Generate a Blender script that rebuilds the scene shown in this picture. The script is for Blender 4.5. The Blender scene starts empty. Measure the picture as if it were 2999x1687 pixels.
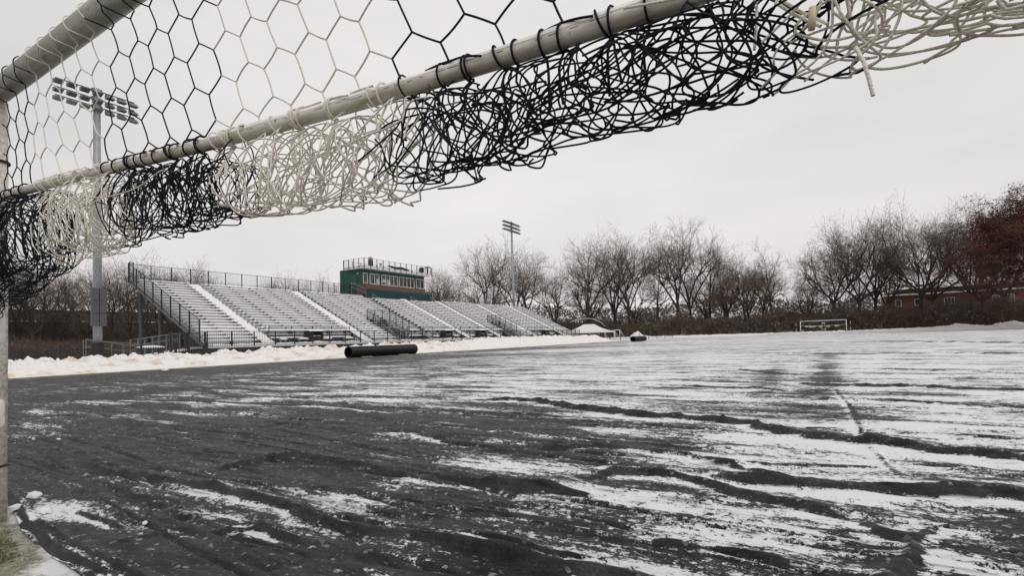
import bpy, bmesh, math, random
import numpy as np
from mathutils import Vector, Matrix, noise as mnoise

random.seed(7); rng = np.random.default_rng(7)
R = math.radians
C = bpy.context.scene.collection
scn = bpy.context.scene

# ------------------------------------------------------------------ camera
H = 0.96
cam_d = bpy.data.cameras.new("camera"); cam = bpy.data.objects.new("camera", cam_d); C.objects.link(cam)
M3 = np.array([[0.85727, 0.04736, -0.51269], [0.51382, -0.01495, 0.85777], [-0.03296, 0.99877, 0.03716]])
rt, up, fw = M3[:, 0], M3[:, 1], M3[:, 2]
mw = Matrix(((rt[0], up[0], -fw[0], 0), (rt[1], up[1], -fw[1], 0), (rt[2], up[2], -fw[2], H), (0, 0, 0, 1)))
cam.matrix_world = mw
cam_d.sensor_width = 36; cam_d.lens = 36 * 1520 / 2999; cam_d.shift_y = 92.5 / 2999
cam_d.clip_start = 0.02; cam_d.clip_end = 3000
scn.camera = cam

# ------------------------------------------------------------------ world
w = bpy.data.worlds.new("World"); scn.world = w; w.use_nodes = True
nt = w.node_tree; nt.nodes.clear()
def N(t, typ, **kw):
    n = t.nodes.new(typ)
    for k, v in kw.items():
        if k.startswith('i_'):
            n.inputs[k[2:].replace('_', ' ')].default_value = v
        else: setattr(n, k, v)
    return n
out = N(nt, 'ShaderNodeOutputWorld'); bg = N(nt, 'ShaderNodeBackground'); bg.inputs['Strength'].default_value = 0.1
sky = N(nt, 'ShaderNodeTexSky'); sky.sky_type = 'NISHITA'; sky.sun_disc = False
sky.sun_elevation = R(48); sky.sun_rotation = R(115); sky.dust_density = 6; sky.altitude = 100
tc = N(nt, 'ShaderNodeTexCoord'); mp = N(nt, 'ShaderNodeMapping'); mp.inputs['Scale'].default_value = (1.2, 1.2, 4.0)
nz = N(nt, 'ShaderNodeTexNoise'); nz.inputs['Scale'].default_value = 2.2; nz.inputs['Detail'].default_value = 5; nz.inputs['Roughness'].default_value = .5
cr = N(nt, 'ShaderNodeValToRGB'); cr.color_ramp.elements[0].position = .3; cr.color_ramp.elements[1].position = .72
cr.color_ramp.elements[0].color = (7.95, 7.68, 7.62, 1); cr.color_ramp.elements[1].color = (9.1, 8.8, 8.66, 1)
dp = N(nt, 'ShaderNodeVectorMath', operation='DOT_PRODUCT'); dp.inputs[1].default_value = (-.42, .84, .25)
mr = N(nt, 'ShaderNodeMapRange'); mr.inputs['From Min'].default_value = .45; mr.inputs['From Max'].default_value = .95
mr.inputs['To Min'].default_value = .84; mr.inputs['To Max'].default_value = 1.0
mulc = N(nt, 'ShaderNodeMix', data_type='RGBA', blend_type='MULTIPLY'); mulc.inputs[0].default_value = 1
mix = N(nt, 'ShaderNodeMix', data_type='RGBA'); mix.inputs[0].default_value = .06
L = nt.links.new
L(tc.outputs['Generated'], mp.inputs['Vector']); L(mp.outputs[0], nz.inputs['Vector']); L(nz.outputs['Fac'], cr.inputs[0])
L(tc.outputs['Generated'], dp.inputs[0]); L(dp.outputs['Value'], mr.inputs['Value'])
L(cr.outputs[0], mulc.inputs[6]); L(mr.outputs[0], mulc.inputs[7])
L(mulc.outputs[2], mix.inputs[6]); L(sky.outputs[0], mix.inputs[7]); L(mix.outputs[2], bg.inputs['Color']); L(bg.outputs[0], out.inputs[0])

sd = bpy.data.lights.new("sun", 'SUN'); sd.energy = 1.0; sd.angle = R(30); sd.color = (1, .97, .93)
so = bpy.data.objects.new("sun", sd); C.objects.link(so)
dv = Vector((math.sin(R(115)) * math.cos(R(48)), math.cos(R(115)) * math.cos(R(48)), math.sin(R(48))))
so.rotation_euler = dv.to_track_quat('Z', 'Y').to_euler(); so.location = (-40, 20, 60)
scn.view_settings.view_transform = 'Standard'; scn.view_settings.look = 'None'; scn.view_settings.exposure = 0.0; scn.view_settings.gamma = 1

# ------------------------------------------------------------------ helpers
def tag(o, label=None, cat=None, group=None, kind=None):
    if label: o['label'] = label
    if cat: o['category'] = cat
    if group: o['group'] = group
    if kind: o['kind'] = kind
    return o
def thing(name, label, cat, loc=(0, 0, 0), group=None, rz=0):
    o = bpy.data.objects.new(name, None); C.objects.link(o); o.location = loc; o.rotation_euler = (0, 0, rz)
    o.empty_display_size = .2
    return tag(o, label, cat, group)
class MB:
    def __init__(s): s.v = []; s.f = []; s.m = []; s.n = 0
    def add(s, v, f, m=0):
        v = np.asarray(v, float).reshape(-1, 3)
        s.v.append(v); k = s.n
        for q in f: s.f.append(tuple(int(i) + k for i in q)); s.m.append(m)
        s.n += len(v); return s
    def box(s, a, b, m=0):
        x0, y0, z0 = a; x1, y1, z1 = b
        v = [(x0, y0, z0), (x1, y0, z0), (x1, y1, z0), (x0, y1, z0), (x0, y0, z1), (x1, y0, z1), (x1, y1, z1), (x0, y1, z1)]
        return s.add(v, [(0, 3, 2, 1), (4, 5, 6, 7), (0, 1, 5, 4), (1, 2, 6, 5), (2, 3, 7, 6), (3, 0, 4, 7)], m)
    def bar(s, p, q, r0, r1=None, n=6, m=0, cap=True):
        r1 = r0 if r1 is None else r1
        p = np.array(p, float); q = np.array(q, float); d = q - p; l = np.linalg.norm(d)
        if l < 1e-7: return s
        d /= l; a = np.array([0, 0, 1.]) if abs(d[2]) < .9 else np.array([1., 0, 0])
        u = np.cross(d, a); u /= np.linalg.norm(u); w_ = np.cross(d, u)
        t = np.arange(n) * 2 * math.pi / n + (math.pi / 4 if n == 4 else 0)
        c = np.cos(t)[:, None] * u + np.sin(t)[:, None] * w_
        v = np.vstack([p + c * r0, q + c * r1]); f = [(i, (i + 1) % n, n + (i + 1) % n, n + i) for i in range(n)]
        if cap: f += [tuple(range(n - 1, -1, -1)), tuple(range(n, 2 * n))]
        return s.add(v, f, m)
    def tube(s, P, r, n=6, m=0, cap=True):
        P = np.asarray(P, float); k = len(P); r = np.broadcast_to(np.asarray(r, float), (k,))
        T = np.gradient(P, axis=0); T /= np.linalg.norm(T, axis=1)[:, None] + 1e-12
        u = np.cross(T[0], [0, 0, 1.]);
        if np.linalg.norm(u) < .1: u = np.cross(T[0], [1., 0, 0])
        u /= np.linalg.norm(u); t = np.arange(n) * 2 * math.pi / n; vs = []
        for i in range(k):
            u = u - u.dot(T[i]) * T[i]; u /= np.linalg.norm(u) + 1e-12; w_ = np.cross(T[i], u)
            vs.append(P[i] + r[i] * (np.cos(t)[:, None] * u + np.sin(t)[:, None] * w_))
        f = [(i * n + j, i * n + (j + 1) % n, (i + 1) * n + (j + 1) % n, (i + 1) * n + j) for i in range(k - 1) for j in range(n)]
        if cap: f += [tuple(range(n - 1, -1, -1)), tuple(range((k - 1) * n, k * n))]
        return s.add(np.vstack(vs), f, m)
    def grid(s, V, m=0):
        a, b = V.shape[:2]
        i = np.arange(a * b).reshape(a, b)
        f = np.stack([i[:-1, :-1], i[1:, :-1], i[1:, 1:], i[:-1, 1:]], -1).reshape(-1, 4)
        return s.add(V.reshape(-1, 3), f, m)
    def build(s, name, mats, parent=None, smooth=False, origin=None):
        me = bpy.data.meshes.new(name); v = np.vstack(s.v) if s.v else np.zeros((0, 3))
        if origin is not None: v = v - np.array(origin)
        me.from_pydata(v.tolist(), [], s.f)
        if not isinstance(mats, (list, tuple)): mats = [mats]
        for q in mats: me.materials.append(q)
        if len(mats) > 1: me.polygons.foreach_set('material_index', s.m)
        if smooth: me.polygons.foreach_set('use_smooth', [True] * len(me.polygons))
        me.update()
        o = bpy.data.objects.new(name, me); C.objects.link(o)
        if origin is not None and parent is None: o.location = origin
        if parent: o.parent = parent
        return o
def gridobj(name, V, mat, attrs=None, parent=None, smooth=True):
    """fast regular grid mesh from (a,b,3) array"""
    a, b = V.shape[:2]; i = np.arange(a * b, dtype=np.int32).reshape(a, b)
    f = np.stack([i[:-1, :-1], i[1:, :-1], i[1:, 1:], i[:-1, 1:]], -1).reshape(-1, 4)
    me = bpy.data.meshes.new(name); me.vertices.add(a * b); me.vertices.foreach_set('co', V.reshape(-1).astype(np.float32))
    me.loops.add(f.size); me.loops.foreach_set('vertex_index', f.reshape(-1))
    me.polygons.add(len(f)); me.polygons.foreach_set('loop_start', np.arange(0, f.size, 4, dtype=np.int32))
    me.polygons.foreach_set('loop_total', np.full(len(f), 4, np.int32))
    if smooth: me.polygons.foreach_set('use_smooth', np.ones(len(f), bool))
    me.materials.append(mat); me.update(calc_edges=True)
    for k, v in (attrs or {}).items():
        at = me.attributes.new(k, 'FLOAT', 'POINT'); at.data.foreach_set('value', v.reshape(-1).astype(np.float32))
    o = bpy.data.objects.new(name, me); C.objects.link(o)
    if parent: o.parent = parent
    return o
def copy_thing(t, loc, label=None, rz=None, scale=None, group=None):
    c = t.copy(); C.objects.link(c); c.location = loc
    if rz is not None: c.rotation_euler = (0, 0, rz)
    if scale is not None: c.scale = scale
    if label: c['label'] = label
    if group: c['group'] = group
    for ch in list(t.children):
        d = ch.copy(); C.objects.link(d); d.parent = c
        for g in list(ch.children):
            e = g.copy(); C.objects.link(e); e.parent = d
    return c
# smooth value noise on numpy arrays
def vnoise(x, y, seed=0):
    xi = np.floor(x).astype(np.int64); yi = np.floor(y).astype(np.int64); fx = x - xi; fy = y - yi
    fx = fx * fx * (3 - 2 * fx); fy = fy * fy * (3 - 2 * fy)
    def h(a, b):
        n = (a * 374761393 + b * 668265263 + seed * 1442695041) & 0xffffffff
        n = ((n ^ (n >> 13)) * 1274126177) & 0xffffffff
        return ((n ^ (n >> 16)) & 0xffff) / 65535.0
    return (h(xi, yi) * (1 - fx) + h(xi + 1, yi) * fx) * (1 - fy) + (h(xi, yi + 1) * (1 - fx) + h(xi + 1, yi + 1) * fx) * fy
def fbm(x, y, o=4, seed=0):
    s = 0; a = 1; t = 0
    for k in range(o):
        s = s + a * vnoise(x * 2 ** k + 17.3 * k, y * 2 ** k - 9.1 * k, seed + k); t += a; a *= .5
    return s / t

# ------------------------------------------------------------------ materials
def mat(name, col, rough=.6, var=.0, vscale=8, metal=0, bump=0, bscale=40, spec=.5, col2=None, stretch=None, detail=4):
    m = bpy.data.materials.new(name); m.use_nodes = True; t = m.node_tree; b = t.nodes['Principled BSDF']
    b.inputs['Roughness'].default_value = rough; b.inputs['Metallic'].default_value = metal; b.inputs['Specular IOR Level'].default_value = spec
    tcn = N(t, 'ShaderNodeTexCoord'); mpn = N(t, 'ShaderNodeMapping'); t.links.new(tcn.outputs['Object'], mpn.inputs[0])
    if stretch: mpn.inputs['Scale'].default_value = stretch
    n = N(t, 'ShaderNodeTexNoise'); n.inputs['Scale'].default_value = vscale; n.inputs['Detail'].default_value = detail
    t.links.new(mpn.outputs[0], n.inputs['Vector'])
    r = N(t, 'ShaderNodeValToRGB'); r.color_ramp.elements[0].position = .35; r.color_ramp.elements[1].position = .65
    c2 = col2 or tuple(min(1, c * (1 + var)) for c in col); c1 = col if col2 else tuple(c * (1 - var) for c in col)
    r.color_ramp.elements[0].color = (*c1, 1); r.color_ramp.elements[1].color = (*c2, 1)
    t.links.new(n.outputs['Fac'], r.inputs[0]); t.links.new(r.outputs[0], b.inputs['Base Color'])
    if bump:
        n2 = N(t, 'ShaderNodeTexNoise'); n2.inputs['Scale'].default_value = bscale; n2.inputs['Detail'].default_value = 5
        t.links.new(mpn.outputs[0], n2.inputs['Vector'])
        bp = N(t, 'ShaderNodeBump'); bp.inputs['Strength'].default_value = bump; bp.inputs['Distance'].default_value = .03
        t.links.new(n2.outputs['Fac'], bp.inputs['Height']); t.links.new(bp.outputs[0], b.inputs['Normal'])
    return m
m_snow = mat('snow', (.80, .80, .82), .9, .04, 3, bump=.4, bscale=9, spec=.2)
m_snowcap = mat('snow_cap', (.82, .81, .81), .9, .05, 5, bump=.3, bscale=14, spec=.2)
m_alu = mat('aluminium', (.50, .50, .51), .5, .10, 3, metal=.1)
m_bracket = mat('bracket_dark', (.055, .06, .06), .6, .2)
m_black = mat('black_paint', (.012, .014, .016), .45, .2, 20)
m_iron = mat('black_iron', (.016, .018, .02), .5, .2)
m_galv = mat('galvanised_steel', (.30, .33, .34), .5, .18, 6, metal=.25, stretch=(1, 1, .3))
m_galv2 = mat('galvanised_lamp', (.13, .15, .15), .5, .2, 6)
m_green = mat('green_siding', (.007, .070, .044), .55, .15, 4, stretch=(1, 1, .2))
m_teal = mat('teal_panel', (.003, .034, .040), .5, .15, 4)
m_white = mat('white_trim', (.72, .72, .72), .5, .05)
m_bark = mat('bark', (.040, .032, .027), .9, .3, 12)
m_twig = mat('twigs', (.105, .076, .058), .9, .3, 1.5)
m_twig_y = mat('twigs_pale', (.13, .10, .075), .9, .25, 1.5)
m_redleaf = mat('red_leaves', (.040, .014, .010), .8, .3, .9, col2=(.16, .052, .028))
m_orange = mat('orange_leaves', (.20, .095, .045), .8, .35, 1.5)
m_pipe = mat('black_plastic', (.007, .0075, .008), .5, .1, spec=.3)
m_wood = mat('wood_block', (.38, .27, .15), .8, .2, 20)
m_canvas = mat('white_canvas', (.78, .78, .78), .7, .03)
m_darkwall = mat('dark_wall', (.045, .036, .030), .9, .3, 1)
m_conifer = mat('conifer', (.012, .022, .010), .9, .4, 6)
m_grey_post = mat('grey_post', (.085, .09, .10), .6, .15)

def brickmat(name, c1, c2, mortar, scale):
    m = bpy.data.materials.new(name); m.use_nodes = True; t = m.node_tree; b = t.nodes['Principled BSDF']; b.inputs['Roughness'].default_value = .9
    tcn = N(t, 'ShaderNodeTexCoord'); sp = N(t, 'ShaderNodeSeparateXYZ'); cb = N(t, 'ShaderNodeCombineXYZ'); ad = N(t, 'ShaderNodeMath', operation='ADD')
    t.links.new(tcn.outputs['Object'], sp.inputs[0]); t.links.new(sp.outputs[0], ad.inputs[0]); t.links.new(sp.outputs[1], ad.inputs[1])
    t.links.new(ad.outputs[0], cb.inputs[0]); t.links.new(sp.outputs[2], cb.inputs[1])
    k = N(t, 'ShaderNodeTexBrick'); k.inputs['Scale'].default_value = scale; k.inputs['Color1'].default_value = (*c1, 1); k.inputs['Color2'].default_value = (*c2, 1)
    k.inputs['Mortar'].default_value = (*mortar, 1); k.inputs['Mortar Size'].default_value = .015; k.inputs['Brick Width'].default_value = .4; k.inputs['Row Height'].default_value = .14
    t.links.new(cb.outputs[0], k.inputs['Vector']); t.links.new(k.outputs[0], b.inputs['Base Color']); return m
m_brick = brickmat('brick', (.095, .052, .038), (.13, .075, .054), (.14, .11, .09), 2.0)
m_brick_far = brickmat('brick_far', (.15, .05, .035), (.18, .07, .05), (.14, .10, .08), 1.5)

def glassmat():
    m = bpy.data.materials.new('window_glass'); m.use_nodes = True; t = m.node_tree; b = t.nodes['Principled BSDF']
    b.inputs['Roughness'].default_value = .12; b.inputs['Specular IOR Level'].default_value = .9
    tcn = N(t, 'ShaderNodeTexCoord'); n = N(t, 'ShaderNodeTexNoise'); n.inputs['Scale'].default_value = 1.6; n.inputs['Detail'].default_value = 6
    mpn = N(t, 'ShaderNodeMapping'); mpn.inputs['Scale'].default_value = (1, 1.2, .5)
    t.links.new(tcn.outputs['Object'], mpn.inputs[0]); t.links.new(mpn.outputs[0], n.inputs['Vector'])
    r = N(t, 'ShaderNodeValToRGB'); r.color_ramp.elements[0].position = .4; r.color_ramp.elements[1].position = .75
    r.color_ramp.elements[0].color = (.02, .022, .024, 1); r.color_ramp.elements[1].color = (.12, .12, .12, 1)
    t.links.new(n.outputs['Fac'], r.inputs[0]); t.links.new(r.outputs[0], b.inputs['Base Color']); return m
m_glass = glassmat()

def ropemat(name, c):
    m = bpy.data.materials.new(name); m.use_nodes = True; t = m.node_tree; b = t.nodes['Principled BSDF']; b.inputs['Roughness'].default_value = .85
    b.inputs['Specular IOR Level'].default_value = .25
    tcn = N(t, 'ShaderNodeTexCoord'); n = N(t, 'ShaderNodeTexVoronoi'); n.inputs['Scale'].default_value = 230
    t.links.new(tcn.outputs['Object'], n.inputs['Vector'])
    mxx = N(t, 'ShaderNodeMix', data_type='RGBA'); mxx.inputs[6].default_value = (*c, 1); mxx.inputs[7].default_value = (*[q * .75 for q in c], 1)
    t.links.new(n.outputs['Distance'], mxx.inputs[0]); t.links.new(mxx.outputs[2], b.inputs['Base Color'])
    bp = N(t, 'ShaderNodeBump'); bp.inputs['Distance'].default_value = .002; bp.inputs['Strength'].default_value = .8
    t.links.new(n.outputs['Distance'], bp.inputs['Height']); t.links.new(bp.outputs[0], b.inputs['Normal']); return m
m_rope_w = ropemat('white_rope', (.90, .85, .76)); m_rope_b = ropemat('black_rope', (.012, .016, .022))

def paintmat():
    """old white painted tube: grime streaks, scuffs, darker under-side dirt that has its own ragged outline"""
    m = bpy.data.materials.new('old_white_paint'); m.use_nodes = True; t = m.node_tree; b = t.nodes['Principled BSDF']
    b.inputs['Roughness'].default_value = .42
    tcn = N(t, 'ShaderNodeTexCoord'); mpn = N(t, 'ShaderNodeMapping'); mpn.inputs['Scale'].default_value = (1.5, 9, 9)
    t.links.new(tcn.outputs['Object'], mpn.inputs[0])
    n = N(t, 'ShaderNodeTexNoise'); n.inputs['Scale'].default_value = 4; n.inputs['Detail'].default_value = 8; n.inputs['Roughness'].default_value = .65
    t.links.new(mpn.outputs[0], n.inputs['Vector'])
    r = N(t, 'ShaderNodeValToRGB'); e = r.color_ramp.elements; e[0].position = .40; e[1].position = .72
    e[0].color = (.72, .70, .64, 1); e[1].color = (.33, .27, .19, 1)
    t.links.new(n.outputs['Fac'], r.inputs[0])
    n3 = N(t, 'ShaderNodeTexNoise'); n3.inputs['Scale'].default_value = 45; n3.inputs['Detail'].default_value = 3
    t.links.new(tcn.outputs['Object'], n3.inputs['Vector'])
    r3 = N(t, 'ShaderNodeValToRGB'); r3.color_ramp.elements[0].position = .68; r3.color_ramp.elements[1].position = .74
    t.links.new(n3.outputs['Fac'], r3.inputs[0])
    mx = N(t, 'ShaderNodeMix', data_type='RGBA'); mx.inputs[7].default_value = (.16, .12, .09, 1)
    t.links.new(r3.outputs[0], mx.inputs[0]); t.links.new(r.outputs[0], mx.inputs[6]); t.links.new(mx.outputs[2], b.inputs['Base Color'])
    return m
m_paint = paintmat(); m_paint2 = m_paint.copy(); m_paint2.name = 'weathered_shaded_paint'  # crossbar copy: underside shade put into the weathered paint's darker colours
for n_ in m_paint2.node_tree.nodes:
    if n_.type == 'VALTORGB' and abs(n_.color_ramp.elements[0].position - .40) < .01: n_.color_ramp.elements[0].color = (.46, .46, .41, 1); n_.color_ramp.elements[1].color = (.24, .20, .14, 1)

# ------------------------------------------------------------------ tarp (field cover)
COV = [(-23.88, 7.21, 0.1), (-23.76, 11.01, 0.15), (-20.47, 16.31, 0.3), (-13.8, 4.17, 0.1), (-11.75, 4.74, 0.3), (-10.72, 5.68, 0.35), (-12.89, 8.95, 0.3), (-11.46, 10.48, 0.6), (-19.46, 23.88, 0.3), (-13.33, 22.65, 0.65), (-13.71, 34.33, 0.85), (-5.05, 20.99, 0.9), (-4.55, 11.33, 0.8), (-7.96, 9.74, 0.7), (-6.45, 6.79, 0.6), (-4.66, 7.87, 0.85), (-2.84, 4.77, 0.15), (-3.56, 5.07, 0.35), (-5.97, 3.62, 0.05), (-8.11, 2.84, 0.25), (-5.01, 3.97, 0.1), (-4.1, 4.3, 0.25), (-2.8, 5.64, 0.35), (-2.11, 6.57, 0.7), (-1.4, 8.11, 0.85), (-1.06, 15.73, 0.85), (0.04, 15.7, 0.85), (0.03, 12.94, 0.8), (-0.38, 8.37, 0.6), (-0.69, 6.35, 0.6), (0.06, 6.6, 0.4), (1.05, 15.67, 0.9), (3.19, 19.34, 0.9), (2.54, 12.2, 0.85), (1.43, 8.84, 0.8), (0.68, 6.06, 0.85), (1.19, 5.84, 0.85), (-1.38, 4.86, 0.35), (-0.68, 4.75, 0.8), (-0.36, 4.41, 0.85), (-1.7, 4.17, 0.2), (-1.98, 3.32, 0.45), (-1.19, 3.66, 0.6), (-0.77, 3.61, 0.8), (-0.19, 3.67, 0.6), (0.25, 4.29, 0.75), (0.83, 4.13, 0.6), (0.67, 3.38, 0.3), (0.46, 3.06, 0.85), (0.47, 2.74, 0.7), (0.2, 2.6, 0.15), (-0.0, 2.68, 0.35), (-0.33, 2.79, 0.65), (-0.08, 3.09, 0.7), (-0.29, 2.44, 0.5), (-0.59, 2.3, 0.65), (-0.89, 2.15, 0.6), (-1.27, 2.52, 0.7), (-1.32, 2.19, 0.3), (-1.98, 2.58, 0.15), (-1.24, 1.88, 0.3), (-1.63, 1.69, 0.5), (-1.74, 2.1, 0.3), (-2.56, 2.32, 0.5), (-2.97, 2.89, 0.1), (-3.52, 2.79, 0.05), (-3.78, 2.29, 0.1), (-5.0, 2.01, 0.05), (-5.0, 2.65, 0.05), (-4.42, 1.66, 0.3), (-3.79, 1.75, 0.3), (-2.9, 1.75, 0.35), (-2.37, 1.74, 0.5), (-2.78, 1.37, 0.1), (-2.27, 1.37, 0.08), (-3.91, 1.27, 0.7), (-3.33, 1.34, 0.3), (-1.95, 1.53, 0.15), (-6.54, 1.83, 0.03),
       (-26, 20, .2), (-26, 40, .35), (-24, 60, .55), (-15, 60, .85), (0, 50, .8), (0, 90, .78), (20, 60, .8), (10, 30, .84), (6, 8, .8), (3, 4, .7), (2, 2.5, .6), (-20, 100, .75), (28, 100, .78)]
# (points, height, width)
RID = [
 ([(-5.15, 6.6), (-4.51, 6.67), (-3.73, 6.79), (-3.35, 6.53), (-2.71, 6.23), (-2.05, 5.88), (-1.72, 5.85), (-1.4, 5.9), (-1.05, 5.87), (-0.65, 5.75), (-0.51, 5.5), (-0.2, 5.32), (0.1, 5.21), (0.43, 5.13), (0.71, 4.99), (0.97, 4.93), (1.13, 4.85), (1.39, 4.73), (2.4, 4.4)], .085, .11),
 ([(-13.4, 3.53), (-12.94, 4.04), (-12.54, 4.68), (-11.15, 4.93), (-9.39, 5.18), (-7.75, 5.32), (-6.35, 5.44), (-5.94, 5.38), (-5.08, 5.32), (-4.79, 5.45)], .04, .12),
 ([(-4.11, 4.12), (-3.6, 4.11), (-3.08, 3.88), (-2.68, 3.81), (-2.31, 3.75), (-2.08, 3.75)], .05, .09),
 ([(-2.27, 4.05), (-1.92, 4.05), (-1.65, 4.25), (-1.34, 4.24), (-1.0, 4.17), (-0.74, 4.08), (-0.6, 4.03), (-0.5, 3.9), (-0.38, 3.76), (-0.2, 3.69), (-0.11, 3.69)], .055, .09),
 ([(-4.16, 2.11), (-4.11, 2.39), (-4.0, 2.7), (-3.86, 2.9), (-3.66, 2.88), (-3.16, 2.85), (-2.64, 2.83), (-2.2, 2.84), (-1.84, 2.87), (-1.5, 2.91), (-1.27, 2.87), (-1.1, 2.82), (-1.0, 2.8)], .075, .085),
 ([(-5.94, 1.94), (-5.47, 1.92), (-4.78, 1.88), (-4.13, 1.93), (-3.62, 1.97), (-3.24, 1.98), (-2.87, 1.96), (-2.57, 1.92), (-2.22, 1.89), (-2.01, 1.91), (-1.72, 1.94), (-1.5, 1.92), (-1.31, 1.9), (-1.08, 1.92), (-0.87, 1.95), (-0.68, 1.95), (-.2, 1.9)], .065, .07),
 ([(-1.4, 3.3), (-1.3, 3.5), (-1.18, 3.51), (-1.04, 3.5), (-0.92, 3.54), (-0.73, 3.46), (-0.63, 3.4), (-0.47, 3.28), (-0.26, 3.21), (-0.14, 3.18), (-0.03, 3.12), (0.11, 3.11)], .06, .075),
 ([(-0.85, 3.56), (-0.47, 3.61), (-0.19, 3.62), (0.06, 3.66), (0.29, 3.69), (0.52, 3.73), (0.73, 3.76), (0.86, 3.75), (1.2, 3.73), (2.2, 3.7)], .10, .10),
 ([(-0.62, 4.0), (-0.31, 4.1), (-0.02, 4.21), (0.26, 4.3), (0.39, 4.29)], .03, .06),
 ([(0.12, 9.78), (0.19, 8.45), (0.25, 7.45), (0.26, 6.12), (0.26, 5.27), (0.34, 4.36), (0.46, 3.8)], .022, .05),
 ([(0.11, 3.11), (0.19, 2.94), (0.28, 2.88), (0.29, 2.79), (0.25, 2.62), (0.18, 2.46), (.1, 2.2)], .05, .07),
 ([(0.28, 2.88), (0.39, 3.08), (0.5, 3.22)], .03, .05),
 ([(-2.88, 9.78), (-1.65, 9.41), (-0.89, 9.31), (-0.41, 8.93)], .04, .10),
 ([(-2.39, 14.39), (-1.63, 13.53), (-0.87, 12.58), (-0.26, 12.42)], .05, .14),
 ([(-0.49, 10.86), (-0.11, 10.15), (0.36, 10.3), (1.28, 10.02), (2.34, 9.79), (4, 9.3)], .06, .13),
 ([(-0.3, 14.31), (0.26, 14.16), (1.52, 13.95), (3.06, 12.75), (5, 12.2)], .05, .15),
 ([(-0.38, 8.01), (0.18, 8.17), (0.7, 8.14), (1.3, 7.91), (3, 7.4)], .045, .10),
 ([(0.35, 5.62), (0.92, 5.68), (1.33, 5.66), (2.2, 5.6)], .035, .07),
 ([(-0.78, 42.04), (4.22, 37.99), (7.55, 31.14), (12, 25)], .10, .5),
 ([(-4, 24), (0, 22.5), (5, 21), (11, 17)], .07, .25),
 ([(-3.97, 1.17), (-3.6, 1.12), (-3.22, 1.1), (-2.93, 1.09), (-2.59, 1.08), (-2.29, 1.06), (-1.8, 1.03)], .05, .035),
 ([(-10.41, 2.75), (-10.17, 2.99), (-9.67, 3.4)], .03, .1),
 ([(-3.0, 1.46), (-2.72, 1.49), (-2.63, 1.57), (-2.48, 1.69)], .025, .05),
 ([(-3.06, 1.19), (-3.03, 1.3), (-2.91, 1.39)], .02, .05),
 ([(-3.88, 1.33), (-3.57, 1.33), (-3.25, 1.32)], .02, .04),
 ([(-2.32, 1.42), (-2.02, 1.37)], .02, .05),
 ([(-27, 6.0), (-25.74, 6.78), (-24.53, 7.66), (-22.73, 8.98), (-20.6, 10.76)], .05, .3),
 ([(-1.67, 2.29), (-1.45, 2.42), (-1.18, 2.44), (-0.92, 2.45)], .02, .05),
 ([(-1.57, 2.01), (-1.3, 2.02), (-1.06, 2.02), (-0.85, 2.06)], .03, .04),
 ([(-0.73, 2.36), (-0.52, 2.4), (-0.33, 2.41), (-0.14, 2.39)], .035, .05),
 ([(-3.0, 1.62), (-2.6, 1.66), (-2.2, 1.62), (-1.9, 1.66)], .03, .05),
 ([(-7.5, 3.2), (-6.3, 3.35), (-5.2, 3.3), (-4.6, 3.1)], .03, .07),
 ([(-8.5, 7.6), (-6.2, 7.8), (-4.4, 7.7)], .04, .1),
]
def tarp_edge(x):
    return np.interp(x, [-30, -6, -4.68, -4.22, -3.78, -3.34, -3.01, -2.4, -1.98, 0, 8, 40], [1.25, 1.3, 1.24, 1.16, 1.07, 1.02, 1.0, .95, .92, .9, .95, .9])
def seg_field(X, Y, pts):
    P = np.array(pts); best = np.full(X.shape, 1e9); sd_ = np.zeros(X.shape); tt = np.zeros(X.shape)
    L_ = np.concatenate([[0], np.cumsum(np.linalg.norm(np.diff(P, axis=0), axis=1))]); T = L_[-1]
    for i in range(len(P) - 1):
        a, b = P[i], P[i + 1]; d = b - a; l2 = d.dot(d)
        t = np.clip(((X - a[0]) * d[0] + (Y - a[1]) * d[1]) / l2, 0, 1)
        dx = X - (a[0] + t * d[0]); dy = Y - (a[1] + t * d[1]); q = dx * dx + dy * dy
        k = q < best
        sgn = np.sign(d[0] * dy - d[1] * dx); sgn = sgn * (1 if d[0] >= -1e-6 else -1)
        best = np.where(k, q, best); sd_ = np.where(k, sgn * np.sqrt(q), sd_); tt = np.where(k, (L_[i] + t * (L_[i + 1] - L_[i])) / T, tt)
    return sd_, tt
nx, ny = 860, 720
sx = np.linspace(-math.asinh(26.1 / 1.7), math.asinh(37 / 1.7), nx); xs = -1.2 + 1.7 * np.sinh(sx); xs[0] = -27.0
ty = np.linspace(0, 1, ny); yy = (np.exp(ty * math.log(112.2 / 1.0)) - 1.0) * 1.0
Xg, T_ = np.meshgrid(xs, yy, indexing='ij')
e0 = tarp_edge(Xg); Yg = e0 + T_ * (111.2 - e0) / yy[-1]
far_w = np.interp(Xg, [-30, -12, -6, 0, 5, 12, 38], [0, 0, 1.0, 0, .8, 0, 0])
Zg = np.zeros_like(Xg) + .012
cov = np.zeros_like(Xg); wsum = np.zeros_like(Xg)
lr = np.log(Xg ** 2 + (Yg + .3) ** 2) * .5; az = np.arctan2(Xg, Yg + .3)
for (cx, cy, cv) in COV:
    l0 = .5 * math.log(cx * cx + (cy + .3) ** 2); a0 = math.atan2(cx, cy + .3)
    wgt = 1 / ((lr - l0) ** 2 * 5.0 + (az - a0) ** 2 * 2.5 + .004) ** 1.6
    cov += wgt * cv; wsum += wgt
cov /= wsum
cov = np.clip(cov, 0, 1) ** .78
ridge_bare = np.zeros_like(Xg); base_snow = np.zeros_like(Xg)
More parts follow.
